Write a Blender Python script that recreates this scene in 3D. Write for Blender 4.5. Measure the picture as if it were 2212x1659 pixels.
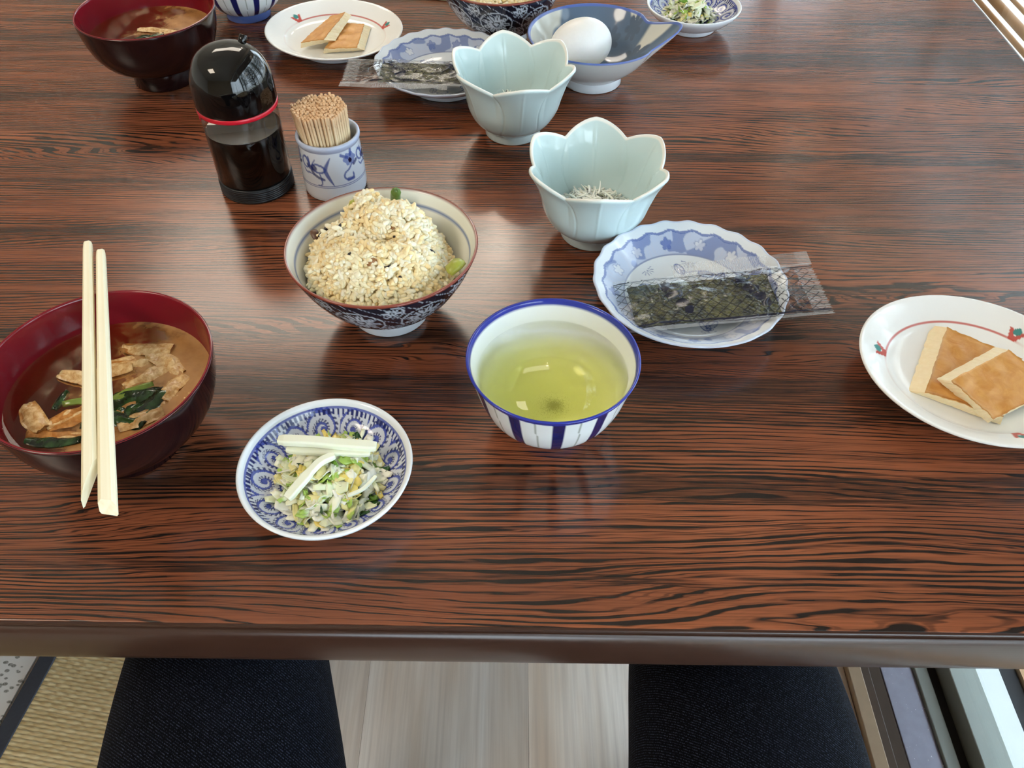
import bpy, math, random
import numpy as np
from mathutils import Vector, Matrix, noise as mnoise

for o in list(bpy.data.objects): bpy.data.objects.remove(o)
rng = np.random.default_rng(7); random.seed(7)
SC = bpy.context.scene
C = SC.collection
PI = math.pi
T = 0.70                      # height of the table top above the floor

# ------------------------------------------------------------------ camera
cam_d = bpy.data.cameras.new('camera'); cam = bpy.data.objects.new('camera', cam_d); C.objects.link(cam)
_p, _r = math.radians(47.485), math.radians(-0.192)
fw = Vector((0, math.cos(_p), -math.sin(_p))); dn = Vector((0, -math.sin(_p), -math.cos(_p))); rt = Vector((1, 0, 0))
R0 = math.cos(_r)*rt + math.sin(_r)*dn; R1 = -math.sin(_r)*rt + math.cos(_r)*dn
M = Matrix((R0, -R1, -fw)).transposed().to_4x4(); M.translation = Vector((0, 0, T+0.39))
cam.matrix_world = M
cam_d.sensor_fit = 'HORIZONTAL'; cam_d.sensor_width = 36; cam_d.lens = 36*1812.6/2212
cam_d.clip_start = 0.01; cam_d.clip_end = 200
SC.camera = cam

# ------------------------------------------------------------------ world, lights, exposure
world = bpy.data.worlds.new('overcast_sky'); SC.world = world; world.use_nodes = True
_b = world.node_tree.nodes['Background']
_b.inputs['Color'].default_value = (0.74, 0.86, 1.0, 1); _b.inputs['Strength'].default_value = 4.8
SC.view_settings.view_transform = 'Standard'; SC.view_settings.look = 'None'
SC.view_settings.gamma = 1; SC.view_settings.use_curve_mapping = False
SC.view_settings.exposure = 1.30
SC.cycles.use_denoising = True
SC.cycles.max_bounces = 8; SC.cycles.transparent_max_bounces = 24
SC.cycles.sample_clamp_indirect = 6; SC.cycles.volume_bounces = 3
SC.cycles.caustics_reflective = False; SC.cycles.caustics_refractive = False
PANEL_E = 7.0      # emission of the ceiling lamp's diffuser
BULB_E = 60.0      # emission of the two small bulbs

# ------------------------------------------------------------------ node helpers
def s2l(c):
    return tuple((v/12.92 if v <= .04045 else ((v+.055)/1.055)**2.4) for v in (x/255 for x in c))
class NB:
    def __init__(s, name):
        s.m = bpy.data.materials.new(name); s.m.use_nodes = True; s.t = s.m.node_tree
        s.t.nodes.clear(); s.out = s.t.nodes.new('ShaderNodeOutputMaterial')
    def n(s, typ, **kw):
        nd = s.t.nodes.new(typ)
        for k, v in kw.items():
            if k.startswith('i_'): s.put(nd.inputs[k[2:].replace('_', ' ')], v)
            else: setattr(nd, k, v)
        return nd
    def put(s, sock, v):
        if isinstance(v, bpy.types.NodeSocket): s.t.links.new(v, sock)
        elif isinstance(v, bpy.types.Node): s.t.links.new(v.outputs[0], sock)
        elif isinstance(v, (tuple, list)) and len(v) == 3 and sock.type == 'RGBA': sock.default_value = (*v, 1)
        else: sock.default_value = v
    def math(s, op, a, b=0.0, c=None, clamp=False):
        nd = s.n('ShaderNodeMath', operation=op, use_clamp=clamp); s.put(nd.inputs[0], a); s.put(nd.inputs[1], b)
        if c is not None: s.put(nd.inputs[2], c)
        return nd.outputs[0]
    def mul(s, a, b): return s.math('MULTIPLY', a, b)
    def add(s, a, b): return s.math('ADD', a, b)
    def mapr(s, v, a, b, c=0.0, d=1.0, smooth=False):
        nd = s.n('ShaderNodeMapRange', interpolation_type='SMOOTHSTEP' if smooth else 'LINEAR', clamp=True)
        for k, x in zip((0, 1, 2, 3, 4), (v, a, b, c, d)): s.put(nd.inputs[k], x)
        return nd.outputs[0]
    def coord(s, kind='Object'): return s.n('ShaderNodeTexCoord').outputs[kind]
    def scale(s, v, sc, rot=(0, 0, 0), loc=(0, 0, 0)):
        nd = s.n('ShaderNodeMapping'); s.put(nd.inputs[0], v); nd.inputs['Scale'].default_value = sc
        nd.inputs['Rotation'].default_value = rot; nd.inputs['Location'].default_value = loc
        return nd.outputs[0]
    def noise(s, v, scale=1.0, detail=2.0, rough=.5, dist=0.0):
        nd = s.n('ShaderNodeTexNoise'); s.put(nd.inputs['Vector'], v); nd.inputs['Scale'].default_value = scale
        nd.inputs['Detail'].default_value = detail; nd.inputs['Roughness'].default_value = rough
        nd.inputs['Distortion'].default_value = dist
        return nd.outputs[0]
    def mix(s, f, a, b, mode='MIX'):
        nd = s.n('ShaderNodeMix', data_type='RGBA', blend_type=mode)
        s.put(nd.inputs[0], f); s.put(nd.inputs[6], a); s.put(nd.inputs[7], b)
        return nd.outputs[2]
    def bump(s, h, strength=.3, dist=.001):
        nd = s.n('ShaderNodeBump'); s.put(nd.inputs['Height'], h); nd.inputs['Strength'].default_value = strength
        nd.inputs['Distance'].default_value = dist
        return nd.outputs[0]
    def pbr(s, col, rough=.5, **kw):
        nd = s.n('ShaderNodeBsdfPrincipled'); s.put(nd.inputs['Base Color'], col); s.put(nd.inputs['Roughness'], rough)
        for k, v in kw.items(): s.put(nd.inputs[k.replace('_', ' ')], v)
        s.t.links.new(nd.outputs[0], s.out.inputs['Surface'])
        return nd
    def schlick(s, f0=.04, nrm=None):
        lw = s.n('ShaderNodeLayerWeight'); lw.inputs['Blend'].default_value = .5
        if nrm is not None: s.put(lw.inputs['Normal'], nrm)
        return s.math('MULTIPLY_ADD', s.math('POWER', lw.outputs['Facing'], 5.0), 1-f0, f0, True)
    def surf(s, sh): s.t.links.new(sh if isinstance(sh, bpy.types.NodeSocket) else sh.outputs[0], s.out.inputs['Surface'])
def attr(b, name='Col'):
    return b.n('ShaderNodeAttribute', attribute_name=name).outputs['Color']
MATS = {}
def plain(name, rgb, rough=.5, var=.06, nscale=60, bump=0.0, **kw):
    if name in MATS: return MATS[name]
    b = NB(name); co = b.coord(); n = b.noise(co, nscale, 3)
    c = s2l(rgb); lo = tuple(x*(1-var) for x in c); hi = tuple(min(1, x*(1+var)) for x in c)
    col = b.mix(n, lo, hi)
    if bump: kw['Normal'] = b.bump(n, bump, .001)
    b.pbr(col, rough, **kw)
    MATS[name] = b.m; return b.m
def painted(name, rough=.12, **kw):           # glazed / painted surface: colour from the mesh attribute
    b = NB(name); co = b.coord(); n = b.noise(co, 220, 2)
    col = b.mix(b.mul(n, .06), attr(b), (.9, .9, .9), 'MULTIPLY')
    b.pbr(col, rough, **kw); return b.m

# ------------------------------------------------------------------ mesh helpers
def mesh_np(name, V, F, col=None, smooth=True):
    V = np.asarray(V, np.float32); F = np.asarray(F, np.int32); k = F.shape[1]
    me = bpy.data.meshes.new(name)
    me.vertices.add(len(V)); me.vertices.foreach_set('co', V.ravel())
    me.loops.add(F.size); me.loops.foreach_set('vertex_index', F.ravel())
    me.polygons.add(len(F)); me.polygons.foreach_set('loop_start', np.arange(0, F.size, k, dtype=np.int32))
    me.update(calc_edges=True); me.validate()
    me.polygons.foreach_set('use_smooth', np.full(len(me.polygons), smooth))
    if col is not None:
        a = me.color_attributes.new('Col', 'FLOAT_COLOR', 'POINT')
        c = np.ones((len(V), 4), np.float32); c[:, :3] = col; a.data.foreach_set('color', c.ravel())
    return me
def obj(name, me, mat, parent=None, loc=None, rot=None, label=None):
    o = bpy.data.objects.new(name, me); C.objects.link(o)
    if mat is not None:
        me.materials.clear(); me.materials.append(mat)
    if parent is not None: o.parent = parent
    if loc is not None: o.location = loc
    if rot is not None: o.rotation_euler = rot
    if label: o['label'] = label
    return o
def tag(o, label, cat, group=None, kind=None):
    o['label'] = label; o['category'] = cat
    if group: o['group'] = group
    if kind: o['kind'] = kind
    return o
def empty(name, loc, rz=0):
    o = bpy.data.objects.new(name, None); C.objects.link(o); o.location = loc; o.rotation_euler = (0, 0, rz)
    o.empty_display_size = .02
    return o
def copy_tree(o, parent=None):
    c = o.copy(); C.objects.link(c)
    if parent is not None: c.parent = parent
    for ch in list(o.children): copy_tree(ch, c)
    return c
def grid_faces(n, m, cu=False, cv=False, off=0):      # n rows (u), m columns (v)
    i = np.arange(n if cu else n-1); j = np.arange(m if cv else m-1)
    I, J = np.meshgrid(i, j, indexing='ij'); I2 = (I+1) % n; J2 = (J+1) % m
    return off+np.stack([I*m+J, I2*m+J, I2*m+J2, I*m+J2], -1).reshape(-1, 4)
def box(x0, x1, y0, y1, z0, z1, bev=0.0):
    import bmesh
    bm = bmesh.new(); bmesh.ops.create_cube(bm, size=1)
    for v in bm.verts:
        v.co = Vector(((x0+x1)/2+v.co.x*(x1-x0), (y0+y1)/2+v.co.y*(y1-y0), (z0+z1)/2+v.co.z*(z1-z0)))
    if bev: bmesh.ops.bevel(bm, geom=list(bm.edges), offset=bev, segments=2, affect='EDGES', profile=.5)
    me = bpy.data.meshes.new('box'); bm.to_mesh(me); bm.free()
    return me
def catmull(P, n):
    P = np.array(P, float); Q = np.vstack([2*P[0]-P[1], P, 2*P[-1]-P[-2]])
    d = np.r_[0, np.cumsum(np.linalg.norm(np.diff(P, axis=0), axis=1))]
    s = np.linspace(0, d[-1], n); k = np.clip(np.searchsorted(d, s, side='right')-1, 0, len(P)-2)
    t = ((s-d[k])/(d[k+1]-d[k]))[:, None]
    a, b, c, e = Q[k], Q[k+1], Q[k+2], Q[k+3]
    return .5*(2*b+(c-a)*t+(2*a-5*b+4*c-e)*t*t+(3*b-a-3*c+e)*t**3)
def lathe(name, outer, inner, nseg=96, no=24, ni=24, paint=None, warp=None, smoothp=True):
    """outer: (r,z) from the bottom axis to the rim; inner: rim to the inner axis. paint(th,r,z,inside)->rgb linear"""
    f = catmull if smoothp else (lambda P, n: np.array(P, float))
    A = f(outer, no); parts = [A]; ins = [np.zeros(len(A))]
    if inner is not None:
        B = f(inner, ni); parts.append(B); ins.append(np.ones(len(B)))
    P = np.vstack(parts); I = np.concatenate(ins); P[:, 0] = np.maximum(P[:, 0], 0.00002)
    th = np.linspace(0, 2*PI, nseg, endpoint=False)
    r = P[:, 0][:, None]*np.ones(nseg); z = P[:, 1][:, None]*np.ones(nseg); TH = th[None, :]*np.ones((len(P), 1))
    IN = I[:, None]*np.ones(nseg)
    r0, z0 = r.copy(), z.copy()
    if warp is not None: r, z = warp(TH, r, z, IN)
    V = np.stack([r*np.cos(TH), r*np.sin(TH), z], -1).reshape(-1, 3)
    F = grid_faces(len(P), nseg, False, True)[:, ::-1]
    col = paint(TH.ravel(), r0.ravel(), z0.ravel(), IN.ravel()) if paint is not None else None
    return mesh_np(name, V, F, col)
def tube(name, pts, rad, nseg=8, cap=True, flat=1.0):
    pts = np.array(pts, float); n = len(pts); rad = np.ones(n)*rad
    tg = np.gradient(pts, axis=0); tg /= np.linalg.norm(tg, axis=1)[:, None]
    up = np.array([0, 0, 1.]) if abs(tg[0, 2]) < .9 else np.array([1., 0, 0])
    V = []
    for i in range(n):
        a = np.cross(tg[i], up); a /= np.linalg.norm(a); b = np.cross(a, tg[i])
        t = np.linspace(0, 2*PI, nseg, endpoint=False)
        rr = rad[i]*(0.35 if cap and i in (0, n-1) else 1)
        V.append(pts[i]+rr*(np.cos(t)[:, None]*a+flat*np.sin(t)[:, None]*b))
    V = np.vstack(V); F = grid_faces(n, nseg, False, True)
    V = np.vstack([V, pts[0], pts[-1]]); k = len(V)
    j = np.arange(nseg); j2 = (j+1) % nseg
    c0 = np.stack([j2, j, np.full(nseg, k-2), np.full(nseg, k-2)], -1)
    c1 = np.stack([(n-1)*nseg+j, (n-1)*nseg+j2, np.full(nseg, k-1), np.full(nseg, k-1)], -1)
    me = bpy.data.meshes.new(name)
    me.from_pydata(V.tolist(), [], F.tolist()+c0[:, :3].tolist()+c1[:, :3].tolist())
    me.polygons.foreach_set('use_smooth', np.full(len(me.polygons), True)); me.update()
    return me
def nz(x, y, z=0.0, s=1.0): return mnoise.noise(Vector((x*s, y*s, z*s)))
def vnoise(X, Y, scale, seed=0, octv=2):             # value noise in numpy
    out = np.zeros_like(X, dtype=float); amp = 1; tot = 0
    g = np.random.default_rng(seed).random((64, 64))
    for k in range(octv):
        x = X*scale*2**k+7.3*k; y = Y*scale*2**k+3.1*k
        xi = np.floor(x).astype(int); yi = np.floor(y).astype(int); fx = x-xi; fy = y-yi
        fx = fx*fx*(3-2*fx); fy = fy*fy*(3-2*fy)
        a = g[xi % 64, yi % 64]; b = g[(xi+1) % 64, yi % 64]; c = g[xi % 64, (yi+1) % 64]; d = g[(xi+1) % 64, (yi+1) % 64]
        out += amp*((a*(1-fx)+b*fx)*(1-fy)+(c*(1-fx)+d*fx)*fy); tot += amp; amp *= .5
    return out/tot
def ss(x, a, b):
    t = np.clip((x-a)/(b-a), 0, 1); return t*t*(3-2*t)
def mixc(c, f, d): return c*(1-f[:, None])+np.array(d)[None, :]*f[:, None]
def sdist(X, Y, pl):                                  # distance to a polyline and arclength fraction
    P = np.array(pl, float); best = np.full(X.shape, 1e9); arc = np.zeros(X.shape)
    L = np.r_[0, np.cumsum(np.linalg.norm(np.diff(P, axis=0), axis=1))]; L /= L[-1]
    for k in range(len(P)-1):
        ax, ay = P[k]; bx, by = P[k+1]-P[k]; q = bx*bx+by*by+1e-12
        t = np.clip(((X-ax)*bx+(Y-ay)*by)/q, 0, 1)
        d = np.hypot(X-ax-t*bx, Y-ay-t*by); m = d < best
        best = np.where(m, d, best); arc = np.where(m, L[k]+t*(L[k+1]-L[k]), arc)
    return best, arc

# ------------------------------------------------------------------ big materials
def wood_table():
    b = NB('striped_rosewood_laminate'); co = b.coord()
    sx = b.n('ShaderNodeSeparateXYZ'); b.put(sx.inputs[0], co); y = sx.outputs[1]
    n1 = b.noise(b.scale(co, (1.5, 8, 1)), 1, 2.0, .5)
    n2 = b.noise(b.scale(co, (7, 70, 1), loc=(3, 1, 0)), 1, 2, .5)
    n6 = b.noise(b.scale(co, (1.3, 7, 1), loc=(9, 4, 0)), 1, 1, .5)
    n8 = b.noise(b.scale(co, (8, 38, 1), loc=(4, 9, 0)), 1, 2, .5)
    loop = b.mapr(n6, .54, .70, 0, 1, True)                       # zones where the figure curls into eyes and flames
    h = b.add(b.add(b.mul(y, 330), b.mul(n1, 27)), b.add(b.add(b.mul(n2, 2.0), b.mul(b.noise(b.scale(co, (38, 320, 1)), 1, 1), .5)), b.mul(b.mul(n8, loop), 11)))
    fr = b.math('FRACT', h); tri = b.math('ABSOLUTE', b.math('SUBTRACT', b.mul(fr, 2), 1))
    n3 = b.noise(b.scale(co, (6, 60, 1), loc=(1, 7, 0)), 1, 3, .65)
    w = b.mapr(n3, .34, .66, .93, .42)
    line = b.mapr(tri, b.math('SUBTRACT', w, .10), b.add(w, .12), 0, 1, True)
    fr2 = b.math('FRACT', b.mul(h, 2.63)); tri2 = b.math('ABSOLUTE', b.math('SUBTRACT', b.mul(fr2, 2), 1))
    n9 = b.noise(b.scale(co, (4, 55, 1), loc=(8, 3, 0)), 1, 2, .6)
    line2 = b.mul(b.mapr(tri2, .58, .9, 0, 1, True), b.mapr(n9, .38, .56, 0, .85))
    fib = b.noise(b.scale(co, (26, 1100, 1)), 1, 3, .65)
    fibm = b.mapr(fib, .40, .62)
    n5 = b.noise(b.scale(co, (1.1, 30, 1), loc=(5, 5, 0)), 1, 4, .6)
    band = b.mapr(b.add(n5, b.mul(b.math('SUBTRACT', fib, .5), .25)), .53, .62, 0, 1, True)
    brk = b.mapr(b.noise(b.scale(co, (14, 260, 1), loc=(2, 8, 0)), 1, 2), .30, .46)
    dark = b.math('MAXIMUM', b.mul(b.math('MAXIMUM', line, line2), brk), b.mul(band, b.mapr(fib, .36, .60, .48, .88)), clamp=True)
    n7 = b.noise(b.scale(co, (3, 16, 1), loc=(2, 2, 0)), 1, 3)
    lightc = b.mix(b.mapr(n7, .35, .65), s2l((126, 70, 45)), s2l((158, 92, 60)))
    lightc = b.mix(b.mul(fibm, .42), lightc, s2l((84, 48, 34)))
    col = b.mix(dark, lightc, s2l((34, 25, 22)))
    rn = b.noise(co, 7, 3)
    b.pbr(col, b.mapr(rn, .3, .7, .17, .24), Normal=b.bump(fib, .04, .0003), **{'Specular IOR Level': .55})
    return b.m
def laminate_floor():
    b = NB('pale_greige_laminate'); co = b.coord()
    oi = b.n('ShaderNodeObjectInfo').outputs['Random']
    off = b.n('ShaderNodeCombineXYZ'); b.put(off.inputs[0], b.mul(oi, 37)); b.put(off.inputs[1], b.mul(oi, 11))
    va = b.n('ShaderNodeVectorMath', operation='ADD'); b.put(va.inputs[0], co); b.put(va.inputs[1], off.outputs[0]); v = va.outputs[0]
    n1 = b.noise(b.scale(v, (14, 1.2, 1)), 1, 4, .6, .6)
    fib = b.noise(b.scale(v, (160, 3, 1)), 1, 3, .6)
    col = b.mix(b.mapr(n1, .3, .7), s2l((204, 184, 164)), s2l((240, 232, 222)))
    col = b.mix(b.mapr(fib, .4, .75, 0, .35), col, s2l((150, 132, 120)))
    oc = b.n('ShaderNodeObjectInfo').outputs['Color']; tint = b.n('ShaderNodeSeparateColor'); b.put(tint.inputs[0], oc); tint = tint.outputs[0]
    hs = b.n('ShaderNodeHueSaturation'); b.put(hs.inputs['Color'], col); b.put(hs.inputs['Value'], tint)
    b.pbr(hs.outputs[0], .42, Normal=b.bump(fib, .1, .0005))
    return b.m
def rush():
    b = NB('woven_rush'); co = b.coord()
    sx = b.n('ShaderNodeSeparateXYZ'); b.put(sx.inputs[0], co)
    n = b.noise(b.scale(co, (12, 160, 1)), 1, 3, .6)
    w1 = b.math('SINE', b.add(b.mul(sx.outputs[1], 2*PI/.0105), b.mul(n, 1.2)))
    w2 = b.math('SINE', b.add(b.mul(sx.outputs[0], 2*PI/.019), b.mul(b.math('SIGN', w1), 1.3)))
    hgt = b.add(b.mul(b.math('ABSOLUTE', w1), .6), b.mul(w2, .3))
    col = b.mix(b.mapr(n, .3, .7), s2l((182, 158, 108)), s2l((222, 202, 156)))
    col = b.mix(b.mapr(hgt, -.2, .35, .5, 0), col, s2l((132, 108, 68)))
    b.pbr(col, .6, Normal=b.bump(hgt, .9, .004))
    return b.m
def leaf_print():
    b = NB('white_cloth_with_grey_leaf_print'); co = b.coord()
    v = b.n('ShaderNodeTexVoronoi'); b.put(v.inputs['Vector'], b.scale(co, (95, 150, 1), rot=(0, 0, .6))); v.inputs['Scale'].default_value = 1
    v.inputs['Randomness'].default_value = .75
    m = b.mapr(v.outputs['Distance'], .38, .30)
    n = b.noise(co, 700, 1)
    col = b.mix(b.mul(m, b.mapr(n, .3, .6, .55, 1)), s2l((206, 206, 204)), s2l((104, 104, 98)))
    b.pbr(col, .8); return b.m
def denim():
    b = NB('dark_indigo_denim'); co = b.coord()
    n = b.noise(co, 45, 2)
    wv = b.n('ShaderNodeTexWave', wave_type='BANDS', bands_direction='X'); b.put(wv.inputs['Vector'], b.scale(co, (1, 1, .3), rot=(0, 0, -1.02)))
    wv.inputs['Scale'].default_value = 210; wv.inputs['Distortion'].default_value = .9; wv.inputs['Detail'].default_value = 1.5
    sp = b.noise(b.scale(co, (1, .6, 1), rot=(0, 0, -1.02)), 1500, 1)
    f = b.mul(b.mapr(wv.outputs[0], .5, .9), b.mapr(sp, .44, .74))
    col = b.mix(n, s2l((5, 6, 10)), s2l((10, 12, 21)))
    col = b.mix(f, col, s2l((70, 78, 98)))
    bn = b.add(b.mul(wv.outputs[0], .5), b.mul(b.noise(co, 16, 3), 6))
    b.pbr(col, .85, Normal=b.bump(bn, .35, .002), **{'Specular IOR Level': .08})
    return b.m
M_wood = wood_table(); M_floor = laminate_floor(); M_rush = rush(); M_leaf = leaf_print(); M_denim = denim()
M_band = plain('dark_brown_edge_moulding', (58, 35, 25), .30, .12, 30, .05)
M_glaze = painted('painted_porcelain_glaze', .1)
M_white = plain('white_plaster', (226, 222, 214), .9)

# ------------------------------------------------------------------ setting
def struct(name, me, mat, parent=None, label=None):
    o = obj(name, me, mat, parent)
    if parent is None: o['kind'] = 'structure'
    if label: o['label'] = label
    return o
def estruct(name):
    o = empty(name, (0, 0, 0)); o['kind'] = 'structure'; return o
fl = struct('floor', box(-4.2, .45, -2.6, 4.6, -.06, -.006), plain('floor_underlay', (120, 108, 96), .8))
fl['label'] = 'pale greige laminate floor of wide boards running away under the table'
pm = [box(-.1061, .1061, -.5998, .5998, -.0055, 0, .0003)]
pm[0].materials.append(M_floor)
k = 0
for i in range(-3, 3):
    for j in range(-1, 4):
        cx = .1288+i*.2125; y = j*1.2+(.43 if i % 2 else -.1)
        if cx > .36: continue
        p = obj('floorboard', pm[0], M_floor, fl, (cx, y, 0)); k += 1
        p.color = ({-1: .92, 0: 1.22, 1: 1.15, -2: .86}.get(i, 1.0),)*3+(1,)  # window daylight on the floor put into board colour: lighter right, darker left
rest = struct('boards_beyond', box(-4.2, -.62, -2.6, 4.6, -.0055, -.0002), M_floor, fl)
wl = struct('wall_left', box(-4.3, -4.2, -2.6, 4.6, 0, 2.4), M_white)
wb = struct('wall_back', box(-4.3, .7, -2.7, -2.6, 0, 2.4), plain('tan_wall', (190, 172, 148), .9))
wf = struct('wall_front', box(-4.3, .7, 4.6, 4.7, 0, 2.4), M_white)
ce = struct('ceiling', box(-4.3, .7, -2.7, 4.7, 2.4, 2.5), plain('pale_ceiling_board', (226, 222, 214), .9))
# window wall on the right: rails at the floor, sashes, glass, ledge outside
M_tan = plain('tan_wood_lip', (150, 126, 100), .45, .15)
M_dkwood = plain('dark_brown_sill_wood', (66, 50, 38), .4, .15)
M_alu = plain('dusty_silver_aluminium', (158, 160, 178), .38, .12, 90, Metallic=.55)
M_alu2 = plain('grey_green_aluminium', (150, 156, 150), .45, .05, Metallic=.3)
M_rub = plain('black_rubber', (10, 10, 10), .6)
M_conc = plain('white_outdoor_ledge', (232, 236, 236), .8)
win = estruct('window_1'); win['label'] = 'full height sliding window along the right side of the table'
Y0, Y1 = -2.6, 4.6
for nm, x0, x1, z0, z1, m, lb in (
        ('inner_lip', .448, .466, -.02, .012, M_tan, 'tan wooden lip'),
        ('wood_sill', .466, .480, -.02, .004, M_dkwood, 'dark brown wooden sill'),
        ('sill_step', .480, .498, -.02, -.003, M_dkwood, 'dark brown wooden sill'),
        ('metal_sill', .498, .541, -.03, -.002, M_alu, 'dusty lavender grey metal sill'),
        ('guide_rail', .541, .558, -.03, .004, M_alu2, None),
        ('gasket', .558, .573, -.03, -.004, M_rub, 'black rubber gasket'),
        ('bottom_rail', .573, .609, -.02, .03, M_alu2, None),
        ('outer_gasket', .609, .613, -.03, .008, M_rub, None)):
    o = struct(nm, box(x0, x1, Y0, Y1, z0, z1, .0012), m, win, lb)
dust = []
bx = [(0, 0, 0), (1, 0, 0), (1, 1, 0), (0, 1, 0), (.5, .5, .6)]
Vd, Fd = [], []
for i in range(70):
    s = .0005+.0012*random.random()**3; x = random.uniform(.5, .54); y = random.uniform(.3, .56); o_ = len(Vd)
    Vd += [(x+a*s, y+b_*s*random.uniform(.6, 1.5), -.0019+c*s) for a, b_, c in bx]
    Fd += [(o_, o_+1, o_+4), (o_+1, o_+2, o_+4), (o_+2, o_+3, o_+4), (o_+3, o_, o_+4)]
du = obj('dust', mesh_np('dust', Vd, Fd), plain('white_dust', (235, 238, 245), .9), win); du['kind'] = 'stuff'; du['label'] = 'white dust specks'
gb = NB('clear_window_glass')
fr_ = gb.schlick(.05)
gl_ = gb.n('ShaderNodeBsdfGlossy'); gl_.inputs['Roughness'].default_value = .0
tr_ = gb.n('ShaderNodeBsdfTransparent'); tr_.inputs[0].default_value = (.95, .98, .97, 1)
mx_ = gb.n('ShaderNodeMixShader'); gb.put(mx_.inputs[0], fr_); gb.put(mx_.inputs[1], tr_); gb.put(mx_.inputs[2], gl_); gb.surf(mx_)
M_glass = gb.m
for i, (a, c) in enumerate(((-2.5, -.25), (-.20, 1.95), (2.0, 4.55))):
    struct('pane', box(.588, .593, a, c, .02, 2.0), M_glass, win)
for y in (-2.55, -.225, 1.975, 4.575):
    struct('stile', box(.572, .610, y-.028, y+.028, .02, 2.02, .001), M_alu2, win)
struct('top_rail', box(.572, .610, Y0, Y1, 2.0, 2.06), M_alu2, win)
struct('wall_right', box(.56, .68, Y0, Y1, 2.06, 2.4), M_white)
gr = struct('ground', box(.62, 30, -20, 25, -.25, -.12), plain('pale_gravel', (196, 192, 184), .95, .2, 30, .4))
gr['label'] = 'pale gravel ground outside the window'
led = estruct('trim_1'); led['label'] = 'bright ledge outside the window'
struct('ledge', box(.6135, .662, Y0, Y1, -.12, -.010), M_conc, led, 'white concrete ledge')
struct('drain_slot', box(.664, .685, Y0, Y1, -.12, -.012), M_rub, led, 'black gap beside the ledge')
struct('deck_edge', box(.687, .80, Y0, Y1, -.12, -.005), plain('tan_deck_wood', (190, 150, 110), .6, .2), led, 'tan wooden deck edge')
# slatted wooden lattice outside
M_bam = plain('tan_bamboo', (176, 126, 78), .5, .25, 25)
lat = empty('bamboo_lattice', (.78, 1.2, 0)); tag(lat, 'tan bamboo lattice standing outside the window beyond the table corner', 'lattice')
def pole(pts, r): return tube('pole', pts, r, 10)
zs = [.30, .36, .40, .435, .462, .487, .508, .530, .548, .571, .590, .618, .640, .672, .70, .735, .78, .80, .845, .93, .955, 1.02, 1.11, 1.14, 1.26, 1.38]
for k, z in enumerate(zs):
    r = (.0045, .0075, .0035, .006, .0050)[k % 5]*(1 if z < .75 else 1.3); dz = (.004, -.006, .0, .008, -.003)[k % 5]
    obj('rail', pole([(0, -2.6, z-dz), (.002, 0, z), (0, 3.2, z+dz)], r), M_bam, lat)
for y in (-2.2, -1.3, -.4, .25, .62, 1.52, 2.4):
    obj('post', pole([(.012, y-1.2, -.118), (.012, y-1.2, .8), (.012, y-1.19, 1.5)], .006 if y == .62 else .011), M_bam, lat)
struct('added_eave', box(.68, 1.7, Y0, Y1, 2.30, 2.36), plain('added_eave_boards', (92, 70, 52), .8, .2), win, 'dark boarded overhang added above the window to block the high sky')  # unseen overhang, added to keep high sky out of the reflections
# garden trees and shrubs beyond the lattice
M_bark = plain('dark_bark', (58, 48, 42), .9, .3, 20, .5)
M_fol = plain('dull_green_leaves', (58, 74, 44), .6, .35, 6)
def leaves(n, cx, cz, rx, ry, rz, seed, size=.05):
    r_ = np.random.default_rng(seed); P = r_.normal(0, 1, (n, 3)); P /= np.linalg.norm(P, axis=1)[:, None]; P *= (r_.random((n, 1))**.35)
    P = P*np.array([rx, ry, rz])+np.array([cx, 0, cz]); P = P[P[:, 2] > .1]; n = len(P)
    A_ = r_.normal(0, 1, (n, 3)); A_ /= np.linalg.norm(A_, axis=1)[:, None]; B_ = np.cross(A_, r_.normal(0, 1, (n, 3))); B_ /= np.linalg.norm(B_, axis=1)[:, None]
    sz = size*(.6+.8*r_.random((n, 1)))
    V = np.stack([P-A_*sz, P+B_*sz*.35, P+A_*sz, P-B_*sz*.35], 1).reshape(-1, 3)
    return mesh_np('leaves', V, np.arange(4*n).reshape(-1, 4), smooth=False)
def tree(x, y, h, seed, label, nl=3400):
    rr = random.Random(seed); t = empty('garden_tree', (x, y, -.12)); tag(t, label, 'tree')
    obj('trunk', tube('trunk', [(0, 0, 0), (.05, .04, h*.4), (-.03, .1, h*.75), (.05, .05, h)], [.10, .08, .05, .02], 10), M_bark, t)
    for k in range(14):
        z = h*rr.uniform(.2, .95); a = rr.uniform(0, 2*PI); l = rr.uniform(.5, 1.3)
        p = [(0, .05, z), (l*.5*math.cos(a), l*.5*math.sin(a), z+l*.25), (l*math.cos(a+.2), l*math.sin(a+.2), z+l*.6)]
        obj('branch', tube('branch', catmull(p, 8), np.linspace(.03, .008, 8), 6), M_bark, t)
    f = obj('foliage', leaves(nl, 0, h*.62, .85, .80, h*.42, seed), M_fol, t); f['kind'] = 'stuff'
tree(2.5, 3.6, 3.6, 1, 'leafy garden tree outside the window, farthest ahead')
tree(2.7, 1.9, 3.9, 2, 'leafy garden tree outside the window, level with the far dishes')
tree(2.4, .2, 3.4, 3, 'leafy garden tree outside the window, level with the near table edge')
tree(2.8, -1.7, 3.8, 4, 'leafy garden tree outside the window, behind the diner')
tree(2.9, 5.6, 3.8, 7, 'leafy garden tree added beyond the front wall to darken the reflected sky', 3200)  # extra unseen tree, added to cut the sky mirrored in the table
tree(3.4, 8.0, 4.2, 8, 'leafy garden tree added far beyond the front wall to darken the reflected sky', 3200)  # another unseen tree added to darken the mirrored sky
tree(4.7, 2.75, 4.4, 9, 'tall garden tree outside the window, in the second row ahead of the table', 3200)
tree(4.7, 1.0, 4.6, 5, 'tall garden tree outside the window, in the second row', 3200)
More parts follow.
